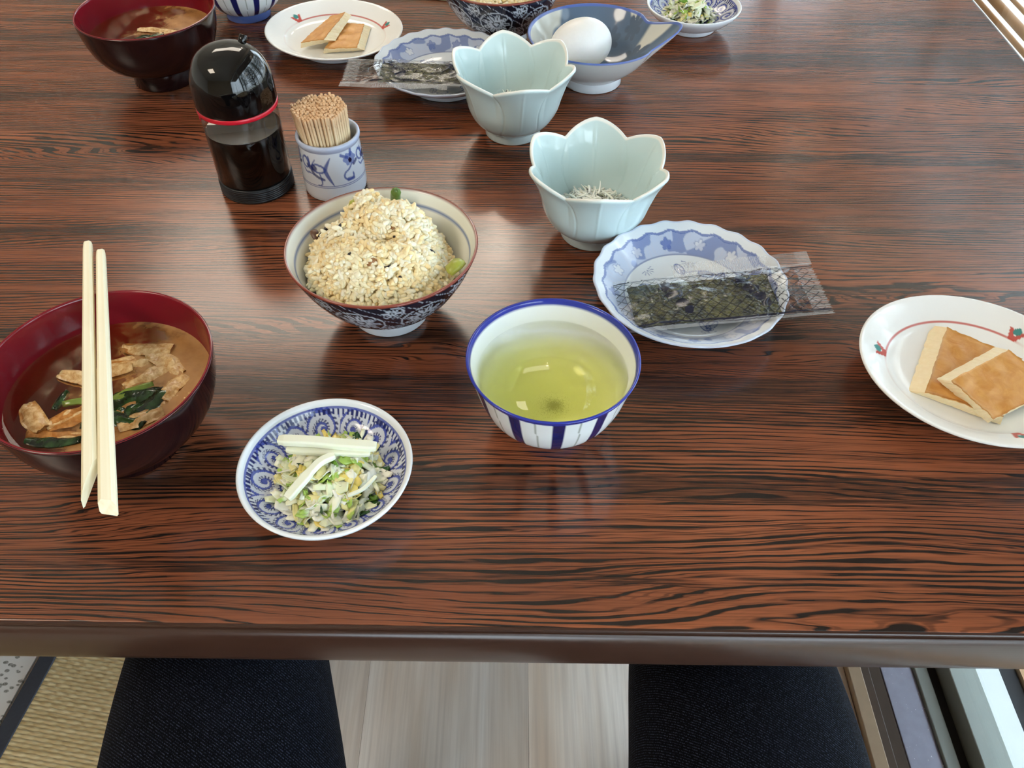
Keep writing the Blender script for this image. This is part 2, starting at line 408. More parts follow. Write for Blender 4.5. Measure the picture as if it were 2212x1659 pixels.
tree(4.8, 4.6, 4.6, 6, 'tall garden tree outside the window, far ahead in the second row', 3200)
# ceiling lamp and two bulbs
def emit(name, rgb, e):
    b = NB(name); n = b.n('ShaderNodeEmission'); b.put(n.inputs[0], rgb); n.inputs[1].default_value = e; b.surf(n); return b.m
L = empty('ceiling_lamp', (-.63, 2.42, 2.4)); tag(L, 'wide flat ceiling lamp panel over the far side of the table', 'lamp')
obj('lamp_frame', box(-.69, .69, -.38, .38, -.05, 0, .004), plain('lamp_wood', (150, 110, 76), .5), L)
obj('diffuser', box(-.66, .66, -.35, .35, -.07, -.045, .01), emit('wide_lamp_diffuser', (1, .90, .76), 3.6), L)
for (x, y, nm) in ((-1.5, -.4, 'square ceiling lamp behind the diner'),):
    L = empty('ceiling_lamp', (x, y, 2.4)); tag(L, nm, 'lamp')
    obj('lamp_frame', box(-.36, .36, -.36, .36, -.05, 0, .004), plain('lamp_wood', (150, 110, 76), .5), L)
    obj('diffuser', box(-.33, .33, -.33, .33, -.09, -.045, .01), emit('warm_lamp_diffuser', (1, .87, .70), PANEL_E), L)
for y, w in ((2.6, 'nearer'), (3.2, 'farther')):
    L = empty('spot_lamp', (-.05, y, 2.4)); tag(L, 'small round ceiling bulb over the table, the %s of two' % w, 'lamp')
    obj('socket', lathe('socket', [(0, -.03), (.04, -.03), (.045, 0), (0, 0)], None, 24, smoothp=False), plain('socket_white', (230, 230, 230), .4), L)
    obj('bulb', lathe('bulb', [(0, -.09), (.025, -.08), (.026, -.06), (.020, -.035), (0, -.03)], None, 20, 12), emit('bulb_glow', (1, .86, .7), BULB_E), L)

# ------------------------------------------------------------------ the table
tb = empty('dining_table', (0, 0, 0)); tag(tb, 'large low-gloss dining table with striped rosewood laminate top and brown edge', 'table')
TR = -.0100
def tmesh(x0, x1, y0, y1, z0, z1, bev=0):
    return box(x0, x1, y0, y1, z0, z1, bev)
XL, XR, YN, YF = -1.25, .4905, .1935, 1.55
top = obj('tabletop', tmesh(XL, XR, YN, YF, T-.022, T, .0004), M_wood, tb, rot=(0, 0, TR))
# edge moulding: rounded profile with a groove under the laminate
def moulding(name, L, parent, loc, rz):
    fr = catmull([(-.0022, -.0034), (-.0040, -.0050), (-.0052, -.011), (-.0056, -.020), (-.0050, -.029), (-.0028, -.0345), (.003, -.0362)], 22)
    pr = [(0, -.0004), (-.0013, -.0004), (-.0017, -.0010), (-.0017, -.0026), (-.0007, -.0031)]+[tuple(q) for q in fr]+[(.03, -.0362), (.03, -.022), (0, -.022)]
    V = []; n = 2
    for x in (0, L):
        for (a, z) in pr: V.append((x, a, z))
    m = len(pr); F = [(j, j+1, m+j+1, m+j) for j in range(m-1)]+[(m-1, 0, m, 2*m-1)]
    me = bpy.data.meshes.new(name); me.from_pydata(V, [], F+[tuple(range(m))[::-1], tuple(range(m, 2*m))]); me.update()
    o = obj(name, me, M_band, parent, loc, (0, 0, rz)); 
    for k_ in range(5, m-5): me.polygons[k_].use_smooth = True
    return o
ca, sa = math.cos(TR), math.sin(TR)
def rotp(x, y): return (x*ca-y*sa, x*sa+y*ca, T)
moulding('edge_moulding', XR-XL, tb, rotp(XL, YN), TR)
moulding('edge_moulding', YF-YN, tb, rotp(XR, YN), TR+PI/2)
moulding('edge_moulding', XR-XL, tb, rotp(XR, YF), TR+PI)
moulding('edge_moulding', YF-YN, tb, rotp(XL, YF), TR-PI/2)
for x, y in ((-1.15, .32), (-1.15, 1.45), (.38, 1.45), (.405, .60)):
    obj('leg', box(x-.03, x+.03, y-.03, y+.03, .0005, T-.02, .004), M_band, tb)

# ------------------------------------------------------------------ floor mat and cushion, far lower left
def slab(name, pts, z0, z1, mat, parent=None, bev=.0):
    n = len(pts); V = [(x, y, z0) for x, y in pts]+[(x, y, z1) for x, y in pts]
    F = [tuple(range(n))[::-1], tuple(range(n, 2*n))]+[(i, (i+1) % n, n+(i+1) % n, n+i) for i in range(n)]
    me = bpy.data.meshes.new(name); me.from_pydata(V, [], F); me.update()
    o = obj(name, me, mat, parent)
    if bev:
        m = o.modifiers.new('b', 'BEVEL'); m.width = bev; m.segments = 2
    return o
mt = empty('rush_mat', (-.62, .45, .0005), math.radians(-9)); tag(mt, 'woven straw-coloured rush mat with dark blue cloth border on the floor', 'mat')
slab('rush_panel', [(0, -1.0), (.34, -1.0), (.34, .50), (0, .50)], .0002, .005, M_rush, mt)
M_heri = plain('dark_blue_border_cloth', (44, 48, 58), .8, .3, 260)
slab('cloth_border', [(-.022, -1.0), (.0, -1.0), (.0, .522), (-.022, .522)], .0003, .007, M_heri, mt, .001)
slab('cloth_border', [(.34, -1.0), (.362, -1.0), (.362, .522), (.34, .522)], .0003, .007, M_heri, mt, .001)
slab('cloth_border', [(0, .50), (.34, .50), (.34, .522), (0, .522)], .0003, .007, M_heri, mt, .001)
cu = slab('floor_cloth', [(-.86, .0), (-.655, .0), (-.675, .2), (-.648, .37), (-.652, .9), (-.9, .9)], .0004, .004, M_leaf)
cu.location = (0, 0, 0)
for v, (x, y) in zip(cu.data.vertices, [(-1.1, -.5), (-.80, -.5), (-.70, .10), (-.648, .45), (-.585, .85), (-1.1, .85)]*2): v.co.x, v.co.y = x, y
tag(cu, 'white cloth with small grey leaf print beside the dark mat border', 'cloth')

# ------------------------------------------------------------------ the diner (only the legs are in view)
st = empty('stool', (.0, -.16, 0)); tag(st, 'plain wooden stool under the seated diner', 'stool')
M_st = plain('stool_wood', (120, 86, 58), .5, .2)
obj('seat', box(-.19, .19, -.17, .17, .365, .39, .006), M_st, st)
for x in (-.15, .15):
    for y in (-.13, .13): obj('leg', box(x-.018, x+.018, y-.018, y+.018, .0005, .366, .003), M_st, st)
person = empty('person', (0, -.1, 0)); tag(person, 'seated person in dark indigo jeans, knees apart under the table edge', 'person')
J = [((0, -.22, .505), (.135, .10)), ((0, -.235, .62), (.145, .10)), ((0, -.245, .73), (.14, .095)),
     ((-.095, -.18, .490), (.095, .085)), ((-.150, .0, .492), (.092, .082)), ((-.186, .155, .500), (.092, .076)), ((-.208, .27, .503), (.077, .070)), ((-.216, .35, .495), (.062, .064)),
     ((-.222, .355, .40), (.060, .060)), ((-.228, .27, .22), (.052, .055)), ((-.232, .20, .10), (.045, .048)),
     ((.095, -.18, .490), (.095, .085)), ((.130, .0, .492), (.092, .082)), ((.162, .155, .500), (.090, .076)), ((.157, .27, .503), (.080, .070)), ((.160, .35, .495), (.062, .064)),
     ((.170, .355, .40), (.060, .060)), ((.178, .27, .22), (.052, .055)), ((.180, .20, .10), (.045, .048))]
Ed = [(0, 1), (1, 2), (0, 3), (3, 4), (4, 5), (5, 6), (6, 7), (7, 8), (8, 9), (9, 10), (0, 11), (11, 12), (12, 13), (13, 14), (14, 15), (15, 16), (16, 17), (17, 18)]
me = bpy.data.meshes.new('trousers'); me.from_pydata([(p[0], p[1]+.1, p[2]) for p, _ in J], Ed, [])
tro = obj('trousers', me, M_denim, person, label='dark indigo denim jeans')
m = tro.modifiers.new('skin', 'SKIN'); m.use_smooth_shade = True
for i, (_, r) in enumerate(J): me.skin_vertices[0].data[i].radius = r
me.skin_vertices[0].data[0].use_root = True
m = tro.modifiers.new('sub', 'SUBSURF'); m.levels = 3; m.render_levels = 3
M_sock = plain('charcoal_sock', (40, 42, 46), .9)
for s_, x in ((-1, -.232), (1, .18)):
    P = catmull([(x, .305-.03, .11), (x, .285, .055), (x+s_*.005, .33, .04), (x+s_*.015, .40, .028), (x+s_*.02, .45, .02)], 14)
    P[:, 1] -= .0
    sk = obj('sock', tube('sock', P, np.interp(np.linspace(0, 1, 14), [0, .25, .5, .85, 1], [.036, .038, .034, .030, .014]), 16, flat=.75), M_sock, person)
# trouser seams lying along the thighs
M_seam = plain('denim_seam', (26, 32, 50), .8, .3, 400)
def seam(pts, r=.0016):
    return obj('seam', tube('seam', catmull(pts, 30), r, 6, flat=.5), M_seam, person, label='raised side seam')

# ------------------------------------------------------------------ porcelain patterns
W_ = s2l((232, 236, 240)); BL = s2l((48, 68, 168)); NV = s2l((22, 26, 74)); PB = s2l((176, 196, 232))
def karakusa(th, r, z, ins):
    X, Y = r*np.cos(th), r*np.sin(th); R = .0476
    col = np.tile(np.array(W_), (len(X), 1))
    mo = []
    for ring, n_, rad, ph in ((.735, 13, .185, .0), (.46, 9, .16, .25), (.2, 5, .13, .1), (0, 1, .09, 0)):
        for k_ in range(n_):
            a = 2*PI*k_/n_+ph; mo.append((ring*R*math.cos(a), ring*R*math.sin(a), rad*R*(1+.12*math.sin(k_*2.3)), 1 if k_ % 2 else -1, a))
    best = np.full(X.shape, 9.); bi = np.zeros(X.shape, int)
    for i, (cx, cy, rho, s_, a) in enumerate(mo):
        d = np.hypot(X-cx, Y-cy)/rho; mm = d < best; best = np.where(mm, d, best); bi = np.where(mm, i, bi)
    A = np.array(mo); dx, dy = X-A[bi, 0], Y-A[bi, 1]; rr = best; ph = np.arctan2(dy, dx)*A[bi, 3]+A[bi, 4]
    t = rr*1.9-ph/(2*PI); f = t-np.floor(t)
    comb = np.sin(ph*(9+10*rr)) > -.1
    inside = rr < 1.12
    blue = np.zeros(len(X)); navy = np.zeros(len(X))
    line = (np.abs(f-.12) < .16) & inside
    cb = (f > .2) & (f < .55) & comb & inside & (rr > .12)
    core = rr < .17
    blue = (line | core).astype(float); navy = cb.astype(float)
    out = (~inside)
    tick = np.sin(np.arctan2(Y, X)*95) > .0
    col = mixc(col, blue*.92, BL); col = mixc(col, navy*.9, NV)
    col = mixc(col, (out & tick & (r < .9*R)).astype(float)*.85, BL)
    edge = (r > .865*R) & (r < .905*R); col = mixc(col, (edge & tick).astype(float), NV)
    col = mixc(col, (np.abs(r-.915*R) < .008*R).astype(float)*.8, BL)
    wash = vnoise(X, Y, 260, 3); col = col*(.9+.1*wash[:, None]); col = mixc(col, np.full(len(X), .20), BL)
    plainz = (ins < .5) | (r > .925*R); col[plainz] = np.array(W_)
    return col
def pickle_dish(loc, rz, label):
    d = empty('pickle_dish', loc, rz); tag(d, label, 'dish')
    out = [(0, .004), (.020, .004), (.0262, .0048), (.031, .0066), (.039, .0122), (.0452, .0185), (.0474, .0215), (.0476, .0228)]
    inn = [(.0474, .0234), (.0464, .0236), (.0448, .0224), (.0430, .0192), (.038, .0135), (.030, .0095), (.018, .0075), (0, .007)]
    obj('dish_body', lathe('dish_body', out, inn, 460, 18, 120, karakusa), M_glaze, d)
    foot(d, .0255, .0235, .0052)
    return d
def foot(parent, r1, r0, h, mat=None, flare=0.0, name='foot_ring'):
    return obj(name, lathe('foot', [(r0, h), (r0, .0008), (r0+.0006, 0), (r1-.0006+flare, 0), (r1+flare, .0008), (r1, h)], None, 64, smoothp=False), mat or plain('foot_glaze', (226, 230, 234), .2), parent)
D1 = pickle_dish((-.1017, .2765, T+.0003), .35, 'blue scroll-patterned small round dish of pickled cabbage near the table edge')

# --- rice bowls
def rice_paint(th, r, z, ins):
    n_ = len(th); col = np.tile(np.array(s2l((232, 234, 226))), (n_, 1))
    o = ins < .5
    u = th*.055; v = z
    c2 = np.tile(np.array(s2l((24, 27, 42))), (n_, 1)); wh = s2l((206, 212, 222))
    m = np.zeros(n_)
    per = 2*PI/8
    for lay, (zc, rho, off, npet) in enumerate(((.036, .0125, 0, 9), (.021, .0085, .5, 7), (.050, .0060, .5, 6))):
        a = (th/per+off) % 1-.5; X = a*per*(.030+zc*.5); Y = (z-zc)*1.05
        d = np.hypot(X, Y); ph = np.arctan2(Y, X)
        pet = rho*(.42+.58*np.abs(np.cos(ph*npet/2)))
        m = np.maximum(m, ((d < pet) & (d > rho*.28) & (np.abs(np.sin(ph*npet/2)) > .16)).astype(float))
        m = np.maximum(m, (d < rho*.17).astype(float))
        m = np.maximum(m, (np.abs(d-rho*1.12) < .0005).astype(float)*(np.sin(ph+lay) > -.5))
    w = .5+.5*np.sin(th*16+z*420)
    m = np.maximum(m, ((np.abs(w-.5) < .07) & (z > .012)).astype(float)*.8)
    c2 = mixc(c2, m*.92, wh)
    col[o] = c2[o]
    col = mixc(col, ((ins > .5) & (np.abs(z-.0500) < .0008)).astype(float)*.9, s2l((92, 118, 172)))
    col = mixc(col, ((z > .0572)).astype(float), s2l((132, 62, 48)))
    return col
def rice_bowl(loc, rz, label):
    d = empty('rice_bowl', loc, rz); tag(d, label, 'bowl')
    out = [(0, .008), (.018, .0075), (.024, .0085), (.033, .0140), (.044, .0255), (.053, .0395), (.0592, .0530), (.0611, .0580)]
    inn = [(.0610, .0587), (.0600, .0588), (.0590, .0575), (.0512, .0400), (.0420, .0262), (.030, .0150), (.017, .0108), (0, .010)]
    obj('bowl_body', lathe('bowl_body', out, inn, 360, 70, 50, rice_paint), M_glaze, d)
    foot(d, .0245, .0215, .0090, flare=.0012)
    return d
RB1 = (-.0829, .4244); RB2 = (-.012, .834)
rice_bowl((*RB1, T+.0003), .2, 'rice bowl with dark blue floral outside and brown rim, heaped with rice, nearer one')
rice_bowl((*RB2, T+.0003), 1.1, 'rice bowl with dark blue floral outside at the far top edge, behind the egg bowl')

# --- tea cups
def tea_paint(th, r, z, ins):
    n_ = len(th); col = np.tile(np.array(s2l((236, 240, 240))), (n_, 1))
    o = ins < .5; per = 2*PI/12; wob = .012*np.sin(z*160)
    a = ((th-PI*1.5+.22)/per+wob) % 1
    col = mixc(col, (o & (np.abs(a-.5) < .145) & (z > .009)).astype(float), s2l((26, 32, 92)))
    a2 = np.minimum(a, 1-a); col = mixc(col, (o & (a2 < .018) & (z > .009)).astype(float)*.75, s2l((122, 130, 112)))
    col = mixc(col, (z > .0515).astype(float)*(r > .0466), s2l((40, 52, 150)))
    col = mixc(col, (ins > .5)*(z > .0520), s2l((44, 56, 158)))
    return col
M_teaporc = M_glaze
def tea_cup(loc, rz, label):
    d = empty('tea_cup', loc, rz); tag(d, label, 'cup')
    out = [(0, .007), (.016, .0065), (.0215, .007), (.030, .0115), (.0375, .020), (.0425, .032), (.0458, .045), (.0478, .0528), (.0487, .0545)]
    inn = [(.0488, .0552), (.0482, .0557), (.0472, .0550), (.0462, .0520), (.0432, .043), (.0395, .031), (.0335, .0195), (.0225, .0118), (.010, .0095), (0, .009)]
    obj('cup_body', lathe('cup_body', out, inn, 300, 60, 50, tea_paint), M_teaporc, d)
    foot(d, .0228, .020, .0085, plain('foot_glaze_blue', (96, 122, 190), .2))
    return d
TC1 = (.0229, .3275); TC2 = (-.2785, .885)
tea_cup((*TC1, T+.0003), 0, 'tea cup with navy stripes and blue rim full of green tea, centre of the table')
tea_cup((*TC2, T+.0003), .5, 'tea cup with navy stripes at the far edge beside the red-lined soup bowl')

# --- lotus-shaped cups
def flower_mesh():
    ht, hv, Rt, Rv = .0650, .0562, .0532, .0458
    out = [(0, .0065), (.014, .006), (.0205, .0060), (.0255, .0085), (.0330, .0155), (.0382, .0260), (.0408, .0370), (.0440, .0475), (.0490, .0560)]
    inn = [(.0485, .0575), (.0470, .0570), (.0415, .0475), (.0384, .0375), (.0356, .0270), (.0305, .0180), (.0220, .0115), (.010, .0095), (0, .0090)]
    def warp(th, r, z, ins):
        k_ = np.floor((th+PI/6-PI/2)/(PI/3)); dl = (th-PI/2)-k_*(PI/3); q = np.abs(dl)/(PI/6)
        w = ss(z, .018, .057)
        rimh = hv+(ht-hv)*(1-q**1.5); rimr = Rt-(Rt-Rv)*(q**1.35)
        z2 = z*(1-w)+z*w*(rimh/.0570); r2 = r*(1-w)+r*w*(rimr/.0490)
        # carved petal outlines: alternate petals overlap their neighbours
        even = (np.mod(k_, 2) == 0)
        lift = .30*np.sin(np.clip((.055-z)/.045, 0, 1)*PI)
        qb = np.where(even, 1+lift, 1-lift)
        qd = np.abs(q-qb)*PI/6*r; qd2 = np.where(even, 9, np.abs(q-(1-lift)))*PI/6*r
        g = np.exp(-(np.minimum(qd, qd2)/.0006)**2)*(z > .012)
        mid = np.exp(-(q*PI/6*r/.0007)**2)*ss(z, .012, .03)*(1-ss(z, .05, .057))
        sgn = np.where(ins > .5, 1, -1)
        step = np.where(q < qb, 1, 0)
        return r2+sgn*(.0006*g-.0004*mid), z2
    def paint(th, r, z, ins):
        n_ = len(th); return mixc(np.tile(np.array(s2l((206, 226, 226))), (n_, 1)), ((z > .0562)).astype(float), s2l((244, 244, 238)))
    return lathe('flower_cup', out, inn, 360, 60, 60, paint, warp)
fm = flower_mesh()
M_cel = painted('pale_celadon_glaze', .08)
def flower_cup(loc, rz, label):
    d = empty('flower_cup', loc, rz); tag(d, label, 'cup')
    obj('cup_body', fm, M_cel, d)
    foot(d, .0232, .020, .0082, plain('foot_celadon', (206, 222, 222), .15), .0006)
    return d
FC1 = (.0600, .5135); FC2 = (.0, .6560)
flower_cup((*FC1, T+.0003), math.radians(-2), 'pale celadon lotus-shaped cup of tiny white fish beside the nori plate, nearer one')
flower_cup((*FC2, T+.0003), math.radians(10), 'pale celadon lotus-shaped cup in front of the egg bowl, farther one')

# --- scalloped nori plates
def nori_paint(th, r, z, ins):
    R = .0648; X, Y = r*np.cos(th), r*np.sin(th); n_ = len(th)
    col = np.tile(np.array(s2l((228, 234, 240))), (n_, 1)); i_ = ins > .5
    q = r/R; wav = .012*np.sin(th*22)
    band = ss(q, .66, .67)*(1-ss(q+wav, .87, .885))
    cl = vnoise(X, Y, 95, 5); col = mixc(col, band*.75*i_, s2l((178, 192, 222)))
    swirl = np.sin(vnoise(X, Y, 60, 9, 1)*40); col = mixc(col, band*i_*(swirl > .2)*.45, s2l((196, 202, 222)))
    ring = band*i_*ss(vnoise(X, Y*1.0, 130, 11, 1), .64, .68); col = mixc(col, ring*.7, s2l((98, 120, 180)))
    col = mixc(col, (np.abs(q+wav-.885) < .012)*i_*.8, s2l((70, 96, 170)))
    col = mixc(col, (np.abs(q-.66) < .010)*i_*.7, s2l((88, 104, 160)))
    for k_ in range(13):           # plum blossoms on the border
        a = k_*2*PI/13; cx, cy = .77*R*math.cos(a), .77*R*math.sin(a); d = np.hypot(X-cx, Y-cy); ph = np.arctan2(Y-cy, X-cx)-a
        pet = .0042*(.55+.45*np.abs(np.cos(ph*2.5)))
        blue = k_ % 3 == 0
        col = mixc(col, ((d < pet)*i_*(.85 if k_ % 2 else .6)).astype(float), s2l((92, 114, 184)) if blue else s2l((224, 228, 236)))
        col = mixc(col, ((np.abs(d-pet) < .00035)*i_).astype(float)*.5, s2l((92, 112, 172)))
    # centre: two curling stems with seed-pod leaves and pine tufts
    sp = s2l((70, 92, 156))
    for s_ in (0, 1, 2):
        a = s_*2.1+.4; t_ = np.linspace(0, 1, 16); px = .030*np.cos(a+t_*1.0)+.003*np.cos(t_*6); py = .030*np.sin(a+t_*1.0)+.003*np.sin(t_*6)
        d, arc = sdist(X, Y, np.stack([px, py], 1)); col = mixc(col, ((d < .0005)*i_).astype(float)*.8, sp)
        for (ex, ey, aa) in ((px[0], py[0], .2), (px[-1], py[-1], 1.3), (px[4], py[4]-.003, 2.2)):
            dx, dy = X-ex, Y-ey; u = dx*math.cos(aa+a)+dy*math.sin(aa+a); v = -dx*math.sin(aa+a)+dy*math.cos(aa+a)
            e = np.hypot(u/.0052, v/.0030); col = mixc(col, (e < 1)*i_*.35, s2l((130, 150, 204))); col = mixc(col, (np.abs(e-1) < .12)*i_*.8, sp)
            col = mixc(col, (np.abs(v) < .0003)*(e < 1)*i_*.8, sp)
    for k_ in range(7):
        a = k_*2*PI/7+.2; cx, cy = .57*R*math.cos(a), .57*R*math.sin(a); d = np.hypot(X-cx, Y-cy); ph = np.arctan2(Y-cy, X-cx)
        col = mixc(col, (d < .0052)*(np.abs(np.sin(ph*6)) < .42)*(np.cos(ph-a) < .35)*i_*.7, sp)
    col = mixc(col, (~i_)*(z < .02)*.10, s2l((120, 140, 200)))
    col = mixc(col, (q > .975)*.25, s2l((110, 140, 210)))
    return col
def scal(th, r, z, ins):
    w = ss(r, .044, .064); a = th*22
    return r*(1+.0065*w*np.cos(a)+.004*w*np.cos(th*5)), z+.0004*w*np.cos(a)
nm_ = None
def nori_plate(loc, rz, label):
    global nm_
    d = empty('nori_plate', loc, rz); tag(d, label, 'plate')
    out = [(0, .0042), (.030, .004), (.0345, .0046), (.042, .0080), (.053, .0142), (.0612, .0194), (.0640, .0215), (.0648, .0226)]
    inn = [(.0647, .0233), (.0638, .0236), (.0622, .0227), (.0575, .0196), (.049, .0140), (.040, .0090), (.030, .0072), (.015, .0068), (0, .0067)]
    if nm_ is None: nm_ = lathe('plate_body', out, inn, 520, 18, 120, nori_paint, scal)
    obj('plate_body', nm_, M_glaze, d)
    foot(d, .0340, .0315, .0058)
    return d
NP1 = (.1190, .4315); NP2 = (-.0625, .7385)
nori_plate((*NP1, T+.0003), .3, 'blue and white scalloped plate under the nori packet, nearer one beside the tea')
nori_plate((*NP2, T+.0003), 1.9, 'blue and white scalloped plate under the farther nori packet, behind the lotus cup')

# --- oval fish cake plates
def oval_paint(th, r, z, ins):
    n_ = len(th); col = np.tile(np.array(s2l((244, 244, 242))), (n_, 1)); i_ = ins > .5; R = .066; q = r/R
    red = s2l((196, 74, 62)); gr_ = s2l((40, 132, 128))
    arc1 = (np.abs(q-.745) < .008)*i_
    st_ = ss(np.cos(th-math.radians(117)), .35, .6)*.75+.10
    col = mixc(col, arc1*st_, red)
    col = mixc(col, (np.abs(q-.755) < .003)*i_*.25, s2l((120, 90, 90)))
    for k_ in range(3):
        a = math.radians(57+120*k_); da = (th-a+PI) % (2*PI)-PI; u = da*.745/1.35; v = (q-.745)/1.35
        cup = (v > -.005) & (v < .085-.2*np.abs(u)**1.0) & (np.abs(u) < .030+.35*v)
        notch = (v > .030) & (np.abs(u) < .004+.75*(v-.030))
        col = mixc(col, (cup & ~notch & i_).astype(float)*.95, red)
        col = mixc(col, ((np.hypot(u/.026, (v-.060)/.026) < 1) & i_).astype(float)*.95, gr_)
    return col
def ovalw(th, r, z, ins):
    w = ss(r, .01, .05); return r*(1+w*(.0028/.0665)*np.cos(2*th)), z
om_ = None
def oval_plate(loc, rz, label):
    global om_
    d = empty('fish_cake_plate', loc, rz); tag(d, label, 'plate')
    out = [(0, .004), (.032, .0038), (.037, .0045), (.046, .0080), (.057, .0130), (.0645, .0168), (.0662, .0182)]
    inn = [(.0664, .0189), (.0655, .0194), (.0630, .0186), (.0560, .0150), (.0500, .0115), (.0440, .0082), (.034, .0070), (.017, .0066), (0, .0065)]
    sc_ = [(a*1.005, b_) for a, b_ in out]; si_ = [(a*1.005, b_) for a, b_ in inn]
    if om_ is None: om_ = lathe('plate_body', sc_, si_, 420, 18, 90, oval_paint, ovalw)
    obj('plate_body', om_, M_glaze, d)
    foot(d, .0365, .034, .0056)
    return d
FP1 = (.2850, .3570); FP2 = (-.1759, .8130)
oval_plate((*FP1, T+.0003), -.30, 'white oval plate with thin red line and tulip marks at the right edge')
oval_plate((*FP2, T+.0003), -.62, 'white oval plate with thin red line at the far side, behind the toothpicks')

# --- spouted bowl with the egg
def spout_paint(th, r, z, ins):
    X, Y = r*np.cos(th), r*np.sin(th); n_ = len(th); i_ = ins > .5
    col = np.tile(np.array(s2l((214, 216, 214))), (n_, 1))
    b1 = ss(vnoise(X+.1, Y, 34, 21, 2)+.10*(np.sin(th*1+.9)), .49, .54)
    dk = s2l((98, 118, 142))
    ci = mixc(np.tile(np.array(s2l((222, 222, 212))), (n_, 1)), b1, dk)
    for k_, (a, q, s_, w) in enumerate(((1.1, .040, .010, 0), (2.9, .040, .011, 1), (.15, .036, .012, 0), (-.6, .045, .008, 0), (2.0, .030, .009, 1), (3.7, .046, .010, 1), (.7, .052, .009, 0))):
        dx, dy = X-q*math.cos(a), Y-q*math.sin(a); d = np.hypot(dx, dy); ph = np.arctan2(dy, dx)
        st_ = s_*(.45+.55*np.abs(np.cos(ph*3.5))**.6)
        ci = mixc(ci, ss(st_-d, -.0006, .0006), s2l((240, 242, 240)) if w else s2l((92, 108, 128)))
    col[i_] = ci[i_]
    col = mixc(col, ((z > .0443)).astype(float)*.9, s2l((92, 116, 190)))
    return col
def spoutw(th, r, z, ins):
    a0 = -.05; da = (th-a0+PI) % (2*PI)-PI
    w = ss(z, .018, .045)
    lip = np.exp(-(da/.26)**2)*w
    side = (np.exp(-((np.abs(da)-.52)/.16)**2))*w
    r2 = r+.0165*lip-.0030*side
    z2 = z+.0085*lip-.0015*side
    # gentle pinch of the whole rim and slightly higher back
    return r2*(1+.0*w), z2
SB = (.0740, .7470)
def spout_bowl(loc, rz, label):
    d = empty('spouted_bowl', loc, rz); tag(d, label, 'bowl')
    out = [(0, .0075), (.020, .0072), (.0265, .0082), (.035, .0145), (.045, .0235), (.0535, .0335), (.0595, .0425), (.0610, .0450)]
    inn = [(.0609, .0457), (.0600, .0460), (.0585, .0445), (.0520, .0350), (.0435, .0250), (.0330, .0165), (.020, .0120), (0, .0110)]
    obj('bowl_body', lathe('bowl_body', out, inn, 360, 40, 90, spout_paint, spoutw), M_glaze, d)
    foot(d, .0268, .024, .0088, flare=.0008)
    return d
spout_bowl((*SB, T+.0003), 0, 'spouted bowl with blotchy blue-grey inside holding a white egg')
u_, v_ = np.meshgrid(np.linspace(0, PI, 40), np.linspace(0, 2*PI, 64, endpoint=False), indexing='ij')
er = .0222*np.sin(u_)*(1+.06*np.cos(u_)); ex = .0285*np.cos(u_)
Ve = np.stack([ex, er*np.cos(v_), er*np.sin(v_)], -1).reshape(-1, 3)
egg = obj('egg', mesh_np('egg', Ve, grid_faces(40, 64, False, True)), None, None, (.0615, .7440, T+.0365), (.1, -.06, .25))
eb = NB('white_eggshell'); eco = eb.coord(); eb.pbr(eb.mix(eb.noise(eco, 300, 2), (.86, .85, .83), (.92, .91, .90)), .42, Normal=eb.bump(eb.noise(eco, 1800, 1), .08, .0002), **{'Subsurface Weight': .15, 'Subsurface Radius': (.004, .003, .002)})
egg.data.materials.append(eb.m)
tag(egg, 'white hen egg lying in the spouted bowl', 'egg')

# --- second pickle dish
D2 = pickle_dish((.1835, .860, T+.0003), 1.9, 'blue scroll-patterned small dish of chopped pickles at the far right')

# --- lacquer soup bowls
M_lac = plain('black_red_lacquer', (30, 12, 14), .13, .1, 40)
M_red = plain('wine_red_lacquer', (122, 24, 34), .14, .06, 40)
def soup_bowl(loc, label):
    d = empty('soup_bowl', loc); tag(d, label, 'bowl')
    out = [(0, .0135), (.018, .0130), (.0270, .0140), (.0340, .0172), (.0455, .0235), (.0530, .0330), (.0575, .0450), (.0600, .0590), (.0606, .0640)]
    inn = [(.0603, .0648), (.0596, .0645), (.0588, .0600)]
    obj('bowl_body', lathe('bowl_body', out, inn, 160, 50, 6), M_lac, d, label='very dark red-black lacquer outside')
    ln = [(.0606, .0642), (.0604, .0650), (.0597, .0653), (.0588, .0640), (.0560, .0450), (.0512, .0335), (.0440, .0250), (.0320, .0185), (.016, .0160), (0, .0155)]
    obj('lining', lathe('lining', ln, None, 160, 60), M_red, d, label='wine red lacquer lining and rim')
    foot(d, .0272, .0240, .0150, M_lac, .0010)
    return d
SO1 = (-.2228, .3110); SO2 = (-.3275, .7480)
soup_bowl((*SO1, T+.0003), 'wine-red lined lacquer bowl of miso soup with chopsticks across it, nearer one')
soup_bowl((*SO2, T+.0003), 'wine-red lined lacquer bowl of miso soup at the far left, behind the sauce bottle')

# ------------------------------------------------------------------ soy sauce bottle
bt = empty('sauce_dispenser', (-.205, .575, T+.0003)); tag(bt, 'soy sauce dispenser with glossy black dome cap and red ring', 'bottle')
M_blk = plain('glossy_black_plastic', (7, 7, 8), .06, .1)
M_blk2 = plain('satin_black_plastic', (16, 19, 24), .4, .1)
M_redp = plain('red_plastic_ring', (196, 24, 44), .3)
rb = [(0, 0)]
rb += [(.0280, 0), (.0286, .0008)]
for k in range(6): rb += [(.0288, .0012+k*.0016), (.0288, .0021+k*.0016), (.0281, .0024+k*.0016)]
rb += [(.0286, .0110), (.0276, .0118), (.0272, .0118)]
obj('base', lathe('base', rb, None, 96, smoothp=False), M_blk2, bt, label='ribbed black base')
cp = NB('clear_plastic'); f1 = cp.schlick(.05)
g1 = cp.n('ShaderNodeBsdfGlossy'); g1.inputs['Roughness'].default_value = .03
